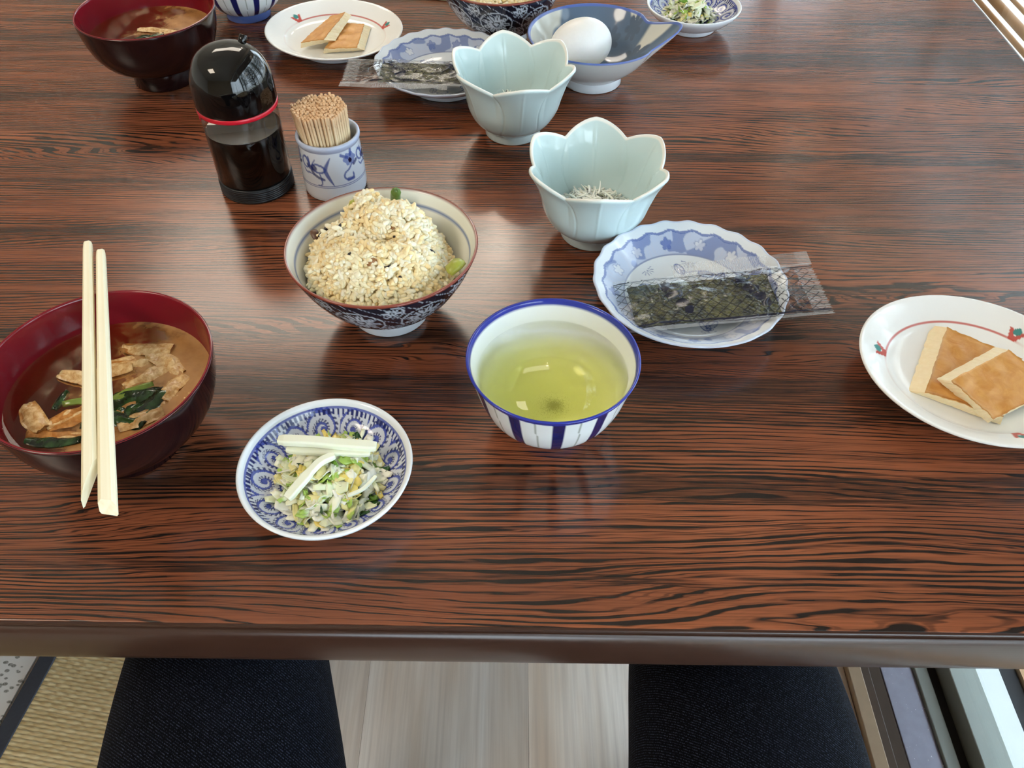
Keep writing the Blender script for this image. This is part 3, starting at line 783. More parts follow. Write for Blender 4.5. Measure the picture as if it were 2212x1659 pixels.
t1 = cp.n('ShaderNodeBsdfTransparent'); t1.inputs[0].default_value = (.90, .88, .86, 1)
m1 = cp.n('ShaderNodeMixShader'); cp.put(m1.inputs[0], f1); cp.put(m1.inputs[1], t1); cp.put(m1.inputs[2], g1); cp.surf(m1)
M_clear = cp.m
obj('clear_body', lathe('clear_body', [(.0274, .012), (.0284, .014), (.0286, .068), (.0282, .0705)], None, 96, 24, smoothp=False), M_clear, bt, label='clear plastic wall')
lq = obj('soy_sauce', lathe('soy_sauce', [(0, .0122), (.0279, .0125), (.0282, .0516), (.0277, .0522), (.0270, .0517), (0, .0516)], None, 96, smoothp=False), plain('soy_sauce_liquid', (6, 4, 3), .06, **{'Specular IOR Level': .12}), bt, label='nearly black soy sauce')
obj('liquid_surface', lathe('ls', [(0, .0520), (.0268, .0520), (.0276, .0524)], None, 64, smoothp=False), plain('soy_sauce_surface', (22, 16, 13), .03, **{'Specular IOR Level': .9}), lq)
obj('red_ring', lathe('red_ring', [(.0270, .0692), (.0294, .0692), (.0298, .0698), (.0297, .0722), (.0292, .0728), (.0270, .0728)], None, 96, smoothp=False), M_redp, bt)
dm = [(.0285, .0720), (.0296, .0732), (.0298, .0780), (.0297, .0850), (.0288, .0935), (.0262, .1010), (.0218, .1075), (.0155, .1120), (.0080, .1143), (0, .1150)]
obj('dome_cap', lathe('dome_cap', dm, None, 128, 60), M_blk, bt)
obj('spout', lathe('spout', [(0, -.004), (.0042, -.004), (.0036, .006), (.0030, .0065), (.0022, .006), (.002, .0), (0, 0)], None, 24, smoothp=False), M_blk, bt, (.0095, .0150, .1100), (-.5, .35, 0)).scale = (.8, .8, .8)
stk = [(.02875*math.cos(a), .02875*math.sin(a), z) for a in np.linspace(3.45, 3.62, 5) for z in (.0632, .0695)]
me = bpy.data.meshes.new('tab'); me.from_pydata(stk, [], [(2*i, 2*i+2, 2*i+3, 2*i+1) for i in range(4)]); me.update()
o = obj('red_tab', me, M_redp, bt); mm = o.modifiers.new('s', 'SOLIDIFY'); mm.thickness = .0005; mm.offset = 1

# ------------------------------------------------------------------ toothpick jar
def jar_paint(th, r, z, ins):
    n_ = len(th); col = np.tile(np.array(s2l((222, 230, 240))), (n_, 1)); o = ins < .5
    th2 = (th+PI/2) % (2*PI); th2 = np.where(th2 > PI, th2-2*PI, th2)       # 0 = towards the diner
    X = th2*24.3; Y = z*1000
    sp = s2l((62, 84, 160)); dk = s2l((30, 44, 110))
    def stroke(pl, w, c=sp, a=.85, taper=False):
        nonlocal col
        d, arc = sdist(X, Y, catmull(pl, 24)); ww = 1.6*w*(np.sin(np.clip(arc, 0, 1)*PI)*.8+.3 if taper else 1)
        col = mixc(col, ((1-ss(d, ww*.7, ww*1.15))*o*a), c)
    def ell(cx, cy, a, b, rot=0): return [(cx+a*math.cos(t)*math.cos(rot)-b*math.sin(t)*math.sin(rot), cy+a*math.cos(t)*math.sin(rot)+b*math.sin(t)*math.cos(rot)) for t in np.linspace(.3, 2*PI+.1, 12)]
    Yo = 14.5
    for xo in (-11, 38, -60):
        stroke(ell(xo-6.5, 33, 3.6, 4.4, .3), .55); stroke(ell(xo+4.5, 29.5, 5.6, 3.2, -.15), .6)
        stroke([(xo-4, 31), (xo-2.5, 29.5), (xo-1, 29)], 1.2, dk); stroke([(xo+.5, 30.5), (xo+1.5, 29.5)], 1.5, dk)
        stroke([(xo-7, 38), (xo-3, 32)], .35); stroke([(xo-3.5, 37.5), (xo-2.5, 32)], .5); stroke([(xo+2.5, 36.5), (xo-.5, 32)], .3)
        stroke([(xo-9.5, 28), (xo-7, 24.5), (xo-3, 24.5), (xo+1, 23.5)], .5, taper=True); stroke([(xo-1, 27), (xo+.5, 24.5), (xo+4, 22), (xo+8, 20.5)], .8, dk, .8)
        stroke([(xo+5.5, 25), (xo+6.5, 20), (xo+6, 16), (xo+3, Yo+.5)], .35); stroke([(xo+6, 20), (xo+8, 20)], .3)
        stroke([(xo+15, 38.5), (xo+10.5, 30), (xo+11, 25), (xo+15, Yo+.8)], .95, taper=True)
    for xo in (20, -30, 68):
        d = np.hypot((X-xo)/5.6, (Y-34.5)/4.8); lob = 1+.12*np.cos(np.arctan2(Y-34.5, X-xo)*6)
        col = mixc(col, ((d < lob) & o).astype(float)*.75, s2l((74, 100, 178)))
        stroke([(xo-7, 39), (xo-2, 36)], .8); stroke([(xo+2, 41), (xo+1, 37)], .8)
        d = np.hypot((X-xo)/1.6, (Y-33.2)/2.0); col = mixc(col, ((d < 1) & o).astype(float), s2l((16, 20, 60)))
        stroke([(xo+1, 30), (xo-2, 26.5), (xo-6, 24), (xo-6.5, 20), (xo-3, 17.5), (xo+1, 19), (xo+1, 22)], .5); stroke([(xo-4, 18), (xo+.5, 17.6)], 1.0, sp, .9)
        stroke([(xo+6, 31), (xo+3, 29)], .9, dk)
    col = mixc(col, (o*((np.abs(Y-14.2) < .35)+(np.abs(Y-13.0) < .28))).astype(float)*.75, sp)
    col = mixc(col, (o*(np.abs(Y-3.8) < .22)).astype(float)*.5, sp)
    col = mixc(col, ((z > .0418)*.38).astype(float), s2l((120, 146, 210)))
    return col
jr = empty('toothpick_jar', (-.1418, .5747, T+.0003)); tag(jr, 'small blue and white hand-painted porcelain jar holding toothpicks', 'jar')
jo = [(0, .0006), (.0215, .0), (.0238, .0012), (.0246, .004), (.0247, .012), (.0243, .028), (.0234, .0395), (.0232, .0418), (.0242, .0436), (.0246, .0455)]
ji = [(.0242, .0472), (.0232, .0480), (.0222, .0472), (.0217, .0455), (.0216, .0400), (.0216, .006), (.020, .0042), (0, .004)]
obj('jar_body', lathe('jar_body', jo, ji, 330, 90, 30, jar_paint), M_glaze, jr)
tpw = NB('pale_toothpick_wood'); co = tpw.coord()
oi = tpw.n('ShaderNodeObjectInfo').outputs['Random']
sxx = tpw.n('ShaderNodeSeparateXYZ'); tpw.put(sxx.inputs[0], co)
hd = tpw.mapr(sxx.outputs[2], .045, .063, 0, 1)
c_ = tpw.mix(oi, s2l((234, 206, 164)), s2l((246, 224, 186)))
c_ = tpw.mix(tpw.mul(hd, .4), c_, s2l((228, 168, 124)))
c_ = tpw.mix(tpw.mapr(tpw.noise(tpw.scale(co, (900, 900, 40)), 1, 2), .45, .7, 0, .4), c_, s2l((176, 134, 92)))
tpw.pbr(c_, .6)
tp = [(0, 0), (.0004, .0008), (.00105, .010), (.00108, .0525), (.00085, .0532), (.00108, .0540), (.00108, .0556), (.00082, .0563), (.00108, .0570), (.00108, .0626), (.0010, .0634), (.0006, .0630), (0, .0627)]
tpm = lathe('toothpick', tp, None, 8, smoothp=False); tpm.materials.append(tpw.m)
sp_ = .00262; k = 0
jc = (-.1418, .5747)
for i in range(-10, 11):
    for j in range(-10, 11):
        x = (i+.5*(j % 2))*sp_; y = j*sp_*.866
        if math.hypot(x, y) > .0203: continue
        x += random.uniform(-.0003, .0003); y += random.uniform(-.0003, .0003)
        t_ = obj('toothpick', tpm, None)
        lean = Vector((x*1.01-.0030+random.uniform(-.0004, .0004), y*.98-.0002, .066)); base = Vector((x*.80, y*.80, .0046))
        dirv = (lean-base).normalized()
        t_.rotation_euler = dirv.to_track_quat('Z', 'Y').to_euler()
        t_.location = Vector((jc[0], jc[1], T))+base+dirv*(random.uniform(-.0003, .0016)+.0006*math.sin(x*300))
        tag(t_, 'pale wooden toothpick with grooved head standing in the crowded jar', 'toothpick', 'toothpicks packed in the painted jar'); k += 1

# ------------------------------------------------------------------ chopsticks
M_chop = NB('pale_aspen_wood'); co = M_chop.coord()
M_chop.pbr(M_chop.mix(M_chop.mapr(M_chop.noise(M_chop.scale(co, (6, 400, 400)), 1, 2), .35, .7), s2l((248, 240, 212)), s2l((240, 228, 194))), .55); M_chop = M_chop.m
def chop(name, L, w0, h0, w1, h1, label, group, cut):
    """square stick along +x, thin end at x=L, oblique split cut at x=0"""
    bm_v = []; xs = [0, L*.25, L*.5, L*.97, L]
    me = bpy.data.meshes.new(name); V = []; n = 0
    for x in xs:
        f = x/L; w = w0+(w1-w0)*f; h = h0+(h1-h0)*f
        if x == L: w *= .9; h *= .9
        c = .22*w
        y_ = [(-w/2, -h/2+c*.4), (-w/2+c*.4, -h/2), (w/2-c*.4, -h/2), (w/2, -h/2+c*.4), (w/2, h/2-c), (w/2-c, h/2), (-w/2+c, h/2), (-w/2, h/2-c)]
        for (a, b_) in y_:
            off = ((w/2-a)*cut if cut > 0 else (a+w/2)*-cut)+(b_+h/2)*.9 if x < .001 else 0
            V.append((x+off, a, b_))
    m_ = 8; F = []
    for i in range(len(xs)-1):
        for j in range(m_): F.append((i*m_+j, i*m_+(j+1) % m_, (i+1)*m_+(j+1) % m_, (i+1)*m_+j))
    F.append(tuple(range(m_))[::-1]); F.append(tuple(range((len(xs)-1)*m_, len(xs)*m_)))
    me.from_pydata(V, [], F); me.update()
    o = obj(name, me, M_chop); tag(o, label, 'chopstick', group); return o
def lay(o, a, b_, roll=0):
    a, b_ = Vector(a), Vector(b_); d = (b_-a).normalized()
    q = d.to_track_quat('X', 'Z'); o.rotation_mode = 'QUATERNION'
    from mathutils import Quaternion
    o.rotation_quaternion = q @ Quaternion((1, 0, 0), roll); o.location = a
zc = T+.0653+.0028
c1 = chop('chopstick', .2035, .0073, .0052, .0050, .0042, 'pale wooden chopstick across the soup bowl, the left one of the pair', None, 3.2)
lay(c1, (-.1935, .2190, zc), (-.2605, .4105, zc))
c2 = chop('chopstick', .2010, .0080, .0054, .0050, .0042, 'pale wooden chopstick across the soup bowl, the right one of the pair', None, -.5)
lay(c2, (-.1835, .2135, zc), (-.2500, .4030, zc), .08)
c3 = chop('chopstick', .21, .0058, .0052, .0045, .0042, 'pale wooden chopstick at the far edge beside the distant rice bowl', None, .5)
lay(c3, (-.0630, .9200, T+.0030), (-.2600, .9660, T+.0026))

# ------------------------------------------------------------------ rice
def ico(sub=1):
    import bmesh
    bm = bmesh.new(); bmesh.ops.create_icosphere(bm, subdivisions=sub, radius=1)
    V = np.array([v.co[:] for v in bm.verts]); F = np.array([[v.index for v in f.verts] for f in bm.faces]); bm.free(); return V, F
def rand_rot(n, tilt=1.0):
    a = rng.random(n)*2*PI; b_ = (rng.random(n)-.5)*2*tilt; c = (rng.random(n)-.5)*2*PI
    ca_, sa_, cb, sb = np.cos(a), np.sin(a), np.cos(b_), np.sin(b_)
    ex = np.stack([ca_*cb, sa_*cb, sb], 1); h_ = np.stack([-sa_, ca_, 0*a], 1); up = np.cross(ex, h_)
    ey = h_*np.cos(c)[:, None]+up*np.sin(c)[:, None]; ez = np.cross(ex, ey)
    return ex, ey, ez
def pellets(P, sx_, sy_, sz_, cols, tilt=.6, bend=.0, sub=1, ori=None):
    V0, F0 = ico(sub); n = len(P); ex, ey, ez = rand_rot(n, tilt) if ori is None else ori
    vx = V0[:, 0][None, :]*sx_[:, None]; vy = V0[:, 1][None, :]*sy_[:, None]; vz = V0[:, 2][None, :]*sz_[:, None]
    vz = vz+bend*(vx/np.maximum(sx_[:, None], 1e-6))**2*sz_[:, None]
    V = P[:, None, :]+vx[..., None]*ex[:, None]+vy[..., None]*ey[:, None]+vz[..., None]*ez[:, None]
    F = (F0[None]+(np.arange(n)*len(V0))[:, None, None]).reshape(-1, 3)
    return V.reshape(-1, 3), F, np.repeat(cols, len(V0), 0)
def rice_h(x, y):
    r = math.hypot(x/.0545, (y)/.0535)
    h = .0705*(1-r**2.6)+.034*r**2.6 if r < 1 else .034
    h += .0150*math.exp(-(((x+.012)/.0105)**2+((y-.033)/.0115)**2))         # peak at the back left
    h += .0075*math.exp(-(((x-.014)/.017)**2+((y-.018)/.012)**2))
    h -= .0110*math.exp(-(((x+.004)/.022)**2+((y+.004)/.0085)**2))         # hollow in the middle
    h -= .0060*math.exp(-(((x-.040)/.018)**2+((y-.030)/.020)**2))
    h -= .012*math.exp(-(((x-.048)/.016)**2+((y-.012)/.030)**2))
    h += .0046*nz(x*70, y*70, 1)+.0030*nz(x*190, y*190, 4)
    return h
rm = NB('steamed_rice'); ca__ = attr(rm)
rm.pbr(ca__, .35, **{'Specular IOR Level': .35, 'Subsurface Weight': .2, 'Subsurface Radius': (.003, .002, .0012), 'Subsurface Scale': 1.0}); M_rice = rm.m
def rice_heap(cx, cy, n, hf, name_label, sub=2):
    pts = []
    while len(pts) < n:
        a = random.random()*2*PI; r = .052*math.sqrt(random.random()); x, y = r*math.cos(a), r*math.sin(a)
        h = hf(x, y); lim = np.interp(h, [.0108, .0150, .0262, .04, .0575], [.017, .030, .042, .0512, .059])-.002
        dep = abs(random.gauss(0, .0014))-.0014*(random.random() < .4)*random.random()
        if r < lim-.0015 or h > .060: pts.append((x, y, h-dep))
    P = np.array(pts); n = len(P)
    cc = np.array([s2l((246, 232, 194)), s2l((246, 222, 172)), s2l((248, 238, 210)), s2l((242, 214, 162))])
    w = vnoise(P[:, 0]+.1, P[:, 1]+.1, 55, 2, 1)
    idx = np.where(rng.random(n) < .45, np.clip((w*4).astype(int), 0, 3), rng.integers(0, 3, n))
    sx_ = .0034+.0010*rng.random(n); sy_ = .00148+.00034*rng.random(n)
    V, F, cl = pellets(P, sx_, sy_, sy_*.9, cc[idx], .7, .15, sub)
    # the packed rice underneath
    g = 60; th = np.linspace(0, 2*PI, 72, endpoint=False); rr = np.linspace(0, 1, 26)
    Vb = []
    for q in rr:
        for t in th:
            x, y = .0505*q*math.cos(t), .0505*q*math.sin(t); h = hf(x, y)-.0020
            lim = np.interp(h, [.0108, .0150, .0262, .04, .0575], [.017, .030, .042, .0512, .059])-.003
            rq = math.hypot(x, y)
            if rq > lim: x, y = x*lim/rq, y*lim/rq
            Vb.append((x, y, h))
    Vb = np.array(Vb); Fb = grid_faces(26, 72, False, True)
    Fb3 = np.vstack([Fb[:, [0, 1, 2]], Fb[:, [0, 2, 3]]])
    cb = np.tile(np.array(s2l((226, 202, 156))), (len(Vb), 1))
    V2 = np.vstack([V, Vb]); F2 = np.vstack([F, Fb3+len(V)]); c2_ = np.vstack([cl, cb])
    o = obj('rice', mesh_np('rice', V2, F2, c2_), M_rice, None, (cx, cy, T+.0003)); tag(o, name_label, 'rice', None, 'stuff')
    return o
rice_heap(*RB1, 2900, rice_h, 'mixed steamed rice heaped in the nearer rice bowl', 2)
def rice_h2(x, y):
    r = math.hypot(x, y)/.052; return .060-.014*r*r+.004*nz(x*80, y*80, 9)
rice_heap(*RB2, 1500, rice_h2, 'steamed rice in the far rice bowl', 1)
M_hij = plain('dark_seaweed', (34, 26, 24), .35, .3); M_grn = plain('green_bean', (98, 128, 62), .3, .25, 200, .1); M_bean = plain('yellow_green_bean', (160, 164, 66), .3, .25, 200, .1); M_brn = plain('brown_simmered_tofu', (150, 104, 62), .45, .3, 300, .2)
def onrice(x, y, dz=0): return (RB1[0]+x, RB1[1]+y, T+rice_h(x, y)+dz)
def bit(name, pts, r, mat, label, cat, group=None, flat=1.0):
    o = obj(name, tube(name, catmull(pts, 12), r, 8, flat=flat), mat); tag(o, label, cat, group); return o
bit('green_bean', [(-.0800, .4770, T+.050), (-.0786, .4735, T+.060), (-.0772, .4700, T+.0665)], [.0034]*12, M_grn, 'dark green bean piece standing at the back of the rice', 'bean')
bit('green_bean', [(-.0400, .4010, T+.0545), (-.0350, .4040, T+.0575), (-.0330, .4095, T+.0560)], [.0048]*12, M_bean, 'pale green bean piece at the right side of the rice', 'bean', None, .6)
bit('green_bean', [onrice(-.018, .030, .0), onrice(-.020, .026, .001), onrice(-.021, .023, .0)], .0022, M_bean, 'small yellow-green bean piece left of the rice peak', 'bean')
for i, (x, y, dx, dy, l) in enumerate(((-.028, .004, .004, .007, 'by the white grains at the left'), (-.037, .008, -.001, .006, 'at the far left of the rice'), (.004, -.030, .008, .003, 'low in the front of the rice'), (.030, -.008, .004, .001, 'at the right of the rice'), (-.018, -.022, .003, .003, 'front left in the rice'), (.008, -.002, .003, .001, 'in the hollow of the rice'), (.014, -.034, .003, -.003, 'at the front rim of the rice'))):
    bit('seaweed_strip', [onrice(x, y, .0012), onrice(x+dx*.4, y+dy*.1, .0020), onrice(x+dx, y+dy, .0015)], np.interp(np.linspace(0, 1, 12), [0, .5, 1], [.0005, .0011, .0005])*(1.7 if i == 1 else 1), M_hij, 'thin dark seaweed strip '+l, 'seaweed')
bit('brown_mushroom', [(-.1285, .4400, T+.0555), (-.1275, .4360, T+.0580), (-.1255, .4300, T+.0560)], [.0012, .0018, .0022, .0026, .0028, .0028, .0027, .0025, .0022, .0018, .0014, .0010], plain('brown_mushroom_skin', (92, 62, 44), .35, .3, 300), 'curled brown mushroom bit at the far left of the rice', 'mushroom', None, .6)
bit('seaweed_strip', [(-.1195, .4395, T+.0600), (-.1200, .4345, T+.0605), (-.1240, .4300, T+.0590)], [.0005, .0008, .0012, .0014, .0013, .0012, .0013, .0013, .0012, .0010, .0008, .0005], M_hij, 'bent black seaweed strip on the left slope of the rice', 'seaweed')
for i, (x, y, l) in enumerate(((.006, .004, 'in the middle of the rice'), (.026, .012, 'on the right slope of the rice'), (-.005, -.028, 'at the front of the rice'))):
    bit('fried_tofu_bit', [onrice(x, y, .0004), onrice(x+.003, y+.0015, .0012), onrice(x+.006, y+.001, .0002)], .0022, M_brn, 'small brown simmered tofu bit '+l, 'tofu', None, .5)

# ------------------------------------------------------------------ tiny white fish in the lotus cups
fb = NB('boiled_whitebait'); fb.pbr(attr(fb), .4, **{'Subsurface Weight': .3, 'Subsurface Radius': (.002, .002, .0015)}); M_fish = fb.m
def whitebait(cx, cy, hmax, n, rad, label):
    Vs, Fs, Cs = [], [], []; off = 0
    for i in range(n):
        a = random.random()*2*PI; r = rad*math.sqrt(random.random()); x, y = r*math.cos(a), r*math.sin(a)
        z = .0175+hmax*(1-(r/rad)**2)*random.random(); L = random.uniform(.010, .018); d = random.random()*2*PI; el = random.uniform(-.2, .32); cv = random.uniform(-1.8, 1.8)
        t = np.linspace(-.5, .5, 9); ang = d+cv*t
        P = np.stack([x+np.cumsum(np.cos(ang))*L/9*math.cos(el), y+np.cumsum(np.sin(ang))*L/9*math.cos(el), z+(t+.5)*L*math.sin(el)], 1)
        P[:, :2] -= P[4, :2]-np.array([x, y]); rr = np.hypot(P[:, 0], P[:, 1]); k_ = np.minimum(1, (rad+.003)/np.maximum(rr, 1e-6)); P[:, :2] *= k_[:, None]
        P[:, 2] = np.maximum(P[:, 2], .0135+.004*(np.hypot(P[:, 0], P[:, 1])/.022)**2)
        ra = np.interp(t, [-.5, -.42, 0, .5], [.0005, .0010, .0008, .0002])*random.uniform(.8, 1.15)
        tg = np.gradient(P, axis=0); tg /= np.linalg.norm(tg, axis=1)[:, None]; A_ = np.cross(tg, [0, 0, 1.]); A_ /= np.linalg.norm(A_, axis=1)[:, None]+1e-9; B_ = np.cross(A_, tg)
        q = np.linspace(0, 2*PI, 6, endpoint=False)
        V = P[:, None]+ra[:, None, None]*(np.cos(q)[None, :, None]*A_[:, None]+np.sin(q)[None, :, None]*B_[:, None])
        Vs.append(V.reshape(-1, 3)); Fs.append(grid_faces(9, 6, False, True, off)); c = np.tile(np.array(s2l((250, 250, 240)))*random.uniform(.92, 1.03), (54, 1))
        if random.random() < .35: c[6:9] = .02
        Cs.append(c); off += 54
    o = obj('whitebait', mesh_np('whitebait', np.vstack(Vs), np.vstack(Fs), np.vstack(Cs)), M_fish, None, (cx, cy, T+.0003)); tag(o, label, 'fish', None, 'stuff')
whitebait(*FC1, .0165, 420, .026, 'tiny pale boiled fish heaped in the nearer lotus cup')
whitebait(*FC2, .0165, 380, .024, 'tiny pale boiled fish heaped in the farther lotus cup')

# ------------------------------------------------------------------ pickles
pk = NB('pickled_cabbage_shreds'); pk.pbr(attr(pk), .22, **{'Subsurface Weight': .35, 'Subsurface Radius': (.004, .004, .002), 'Normal': pk.bump(pk.noise(pk.coord(), 500, 2), .3, .0005)}); M_pick = pk.m
def shreds(n, R, H, seed, ys=1.0, dark=.08):
    r_ = np.random.default_rng(seed); Vs, Fs, Cs = [], [], []; off = 0
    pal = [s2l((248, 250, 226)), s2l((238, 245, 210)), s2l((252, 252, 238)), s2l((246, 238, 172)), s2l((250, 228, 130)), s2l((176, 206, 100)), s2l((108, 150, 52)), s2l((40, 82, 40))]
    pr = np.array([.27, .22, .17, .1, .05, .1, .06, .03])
    for i in range(n):
        a = r_.random()*2*PI; r = R*math.sqrt(r_.random()); x, y = r*math.cos(a), r*math.sin(a)*ys
        z = .0085+(H*(1-(r/R)**2.2))*(.25+.75*r_.random()**.6)
        ci = r_.choice(8, p=pr/pr.sum()); L = r_.uniform(.008, .017); w = r_.uniform(.0026, .0068)
        if ci >= 5: L *= .6; w *= .8
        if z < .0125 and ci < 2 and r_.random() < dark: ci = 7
        d = r_.random()*2*PI; el = r_.uniform(-.35, .4); cv = r_.uniform(-1.5, 1.5); tw = r_.uniform(-.9, .9); sag = r_.uniform(-.15, .35)
        nu, nv = 7, 4; t = np.linspace(-.5, .5, nu); s_ = np.linspace(-.5, .5, nv); ang = d+cv*t
        cx_ = np.cumsum(np.cos(ang))*L/nu; cy_ = np.cumsum(np.sin(ang))*L/nu; cx_ -= cx_[3]; cy_ -= cy_[3]
        P = np.zeros((2, nu, nv, 3))
        for u in range(nu):
            nrm = np.array([-math.sin(ang[u]), math.cos(ang[u])]); ww = w*(1-.5*abs(t[u])**1.5*1.6)
            for v in range(nv):
                rol = tw+t[u]*.8
                ruf = r_.normal(0, .00045)
                q = np.array([x+cx_[u]+nrm[0]*s_[v]*ww*math.cos(rol), y+cy_[u]+nrm[1]*s_[v]*ww*math.cos(rol), z+t[u]*L*math.sin(el)+s_[v]*ww*math.sin(rol)-sag*L*t[u]**2*2+ruf])
                rq = math.hypot(q[0], q[1]); q[2] = max(q[2], np.interp(rq, [0, .018, .030, .038, .043], [.0080, .0085, .0105, .0145, .0202]))
                P[0, u, v] = q+[0, 0, .0004]; P[1, u, v] = q-[0, 0, .0004]
        Vs.append(P.reshape(-1, 3)); nn = nu*nv
        F = np.vstack([grid_faces(nu, nv, off=off), grid_faces(nu, nv, off=off+nn)[:, ::-1]])
        ring = [u*nv for u in range(nu)]+[(nu-1)*nv+v for v in range(1, nv)]+[u*nv+nv-1 for u in range(nu-2, -1, -1)]+[v for v in range(nv-2, 0, -1)]
        rg = np.array(ring); rg2 = np.roll(rg, -1); F = np.vstack([F, np.stack([rg, rg+nn, rg2+nn, rg2], 1)+off])
        Fs.append(F); c = np.array(pal[ci]); c2_ = c*r_.uniform(.9, 1.05)
        e = np.tile(c2_, (2*nn, 1)); 
        if ci < 4 and r_.random() < .25: e[:nv*2] = np.array(pal[5]); e[nn:nn+nv*2] = np.array(pal[5])
        Cs.append(e); off += 2*nn
    return mesh_np('pickles', np.vstack(Vs), np.vstack(Fs), np.vstack(Cs))
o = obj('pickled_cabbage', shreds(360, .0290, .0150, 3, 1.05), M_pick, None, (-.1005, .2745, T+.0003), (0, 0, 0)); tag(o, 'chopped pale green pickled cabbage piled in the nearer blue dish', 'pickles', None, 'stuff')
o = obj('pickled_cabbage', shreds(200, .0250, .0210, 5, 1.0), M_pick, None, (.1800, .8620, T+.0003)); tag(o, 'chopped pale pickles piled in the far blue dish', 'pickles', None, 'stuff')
M_dai = NB('white_radish'); dc = M_dai.coord(); M_dai.pbr(M_dai.mix(M_dai.noise(dc, 60, 2), s2l((240, 242, 226)), s2l((232, 236, 212))), .25, **{'Subsurface Weight': .4, 'Subsurface Radius': (.006, .006, .004)}); M_dai = M_dai.m
def strip(name, pts, w, h, label):
    P = catmull(pts, 16); tg = np.gradient(P, axis=0); tg /= np.linalg.norm(tg, axis=1)[:, None]
    A_ = np.cross(tg, [0, 0, 1.]); A_ /= np.linalg.norm(A_, axis=1)[:, None]; B_ = np.cross(A_, tg); V = []
    w = np.ones(16)*w
    for i in range(16):
        k_ = .8 if i in (0, 15) else 1
        for a, b_ in ((-.5, -.5), (-.5, .25), (-.38, .5), (.38, .5), (.5, .25), (.5, -.5)): V.append(P[i]+A_[i]*a*w[i]*k_+B_[i]*b_*h*k_)
    F = grid_faces(16, 6, False, True).tolist()+[tuple(range(6)), tuple(range(90, 96))[::-1]]
    me = bpy.data.meshes.new(name); me.from_pydata([tuple(v) for v in V], [], F); me.update()
    o = obj(name, me, M_dai); tag(o, label, 'radish'); m_ = o.modifiers.new('b', 'BEVEL'); m_.width = .0003; m_.segments = 2
    for p_ in me.polygons: p_.use_smooth = False
    return o
strip('radish_strip', [(-.1290, .2905, T+.0270), (-.111, .2885, T+.0285), (-.092, .2872, T+.0275), (-.0745, .2868, T+.0262)], .0060, .0040, 'long white radish strip lying level across the top of the pickles')
strip('radish_strip', [(-.0965, .2800, T+.0268), (-.1035, .2755, T+.0270), (-.1110, .2660, T+.0248), (-.1190, .2555, T+.0212)], [.0044]*8+[.0056]*8, .0034, 'white radish strip slanting down across the middle of the pickles')
strip('radish_strip', [(-.0735, .2700, T+.0215), (-.0790, .2610, T+.0225), (-.0870, .2570, T+.0215)], .0020, .0016, 'thin white radish sliver at the right of the pickles')
strip('radish_strip', [(-.1245, .2870, T+.0235), (-.108, .2850, T+.0240), (-.078, .2845, T+.0235)], .0050, .0030, 'white radish strip half hidden below the topmost strip')

# ------------------------------------------------------------------ fish cakes
def cake(name, top4, thick, seed, label, bulge=0.0, cut=None, bot4=None):
    """top4: corners (x,y,z) counter-clockwise seen from above; the slice hangs below them, sides cut obliquely"""
    n = 26; s_ = np.linspace(0, 1, n); U, Vv = np.meshgrid(s_, s_, indexing='ij')
    a, b_, c, d = [np.array(q, float) for q in top4]; cut = cut or [(0, 0)]*4
    lo = [np.array([q[0]+k_[0], q[1]+k_[1], q[2]-thick]) for q, k_ in zip((a, b_, c, d), cut)]
    if bot4: lo = [np.array(q, float) for q in bot4]
    def sheet(a, b_, c, d, amp, ph):
        P = (1-U)[..., None]*((1-Vv)[..., None]*a+Vv[..., None]*d)+U[..., None]*((1-Vv)[..., None]*b_+Vv[..., None]*c)
        P = P.copy()
        for i in range(n):
            for j in range(n):
                e = 1.0; q = P[i, j]
                w = nz(q[0]*110+seed, q[1]*110, ph)*1.0+nz(q[0]*330+seed, q[1]*330, ph+3)*.5
                P[i, j, 2] += amp*w; 
                if i in (0, n-1) or j in (0, n-1):
                    P[i, j, 0] += .0007*nz(q[0]*500, q[1]*500, seed+ph); P[i, j, 1] += .0007*nz(q[0]*500, q[1]*500, seed+9+ph)
        return P
    Tp = sheet(a, b_, c, d, .0009, 1); Bt = sheet(*lo, .0002, 2)
    rt_ = empty(name, (0, 0, 0)); tag(rt_, label, 'fish cake')
    k_ = n*n; V = np.vstack([Tp.reshape(-1, 3)-np.array([0, 0, .0006]), Bt.reshape(-1, 3)])
    ring = np.array([i*n for i in range(n)]+[(n-1)*n+j for j in range(1, n)]+[i*n+n-1 for i in range(n-2, -1, -1)]+[j for j in range(n-2, 0, -1)])
    r2 = np.roll(ring, -1); F = np.vstack([grid_faces(n, n), grid_faces(n, n, off=k_)[:, ::-1], np.stack([ring, ring+k_, r2+k_, r2], 1)[:, ::-1]])
    cen = V.mean(0); rt_.location = cen
    bo = obj('flesh', mesh_np('flesh', V-cen, F, smooth=False), M_flesh, rt_, label='cream coloured cut sides')
    V = np.vstack([Tp.reshape(-1, 3), Tp.reshape(-1, 3)-np.array([0, 0, .0007])]); F = np.vstack([grid_faces(n, n), grid_faces(n, n, off=k_)[:, ::-1], np.stack([ring, ring+k_, r2+k_, r2], 1)[:, ::-1]])
    sk = obj('fried_skin', mesh_np('skin', V-cen, F), M_skin, rt_, label='golden brown fried skin')
    return rt_
b = NB('cream_fish_cake'); co = b.coord(); b.pbr(b.mix(b.noise(co, 350, 3), s2l((236, 214, 168)), s2l((248, 232, 196))), .5, **{'Subsurface Weight': .3, 'Subsurface Radius': (.005, .003, .002), 'Normal': b.bump(b.noise(co, 900, 2), .15, .0004)}); M_flesh = b.m
b = NB('golden_fried_skin'); co = b.coord(); n_ = b.noise(co, 120, 4, .6, .8); n2 = b.noise(co, 45, 2)
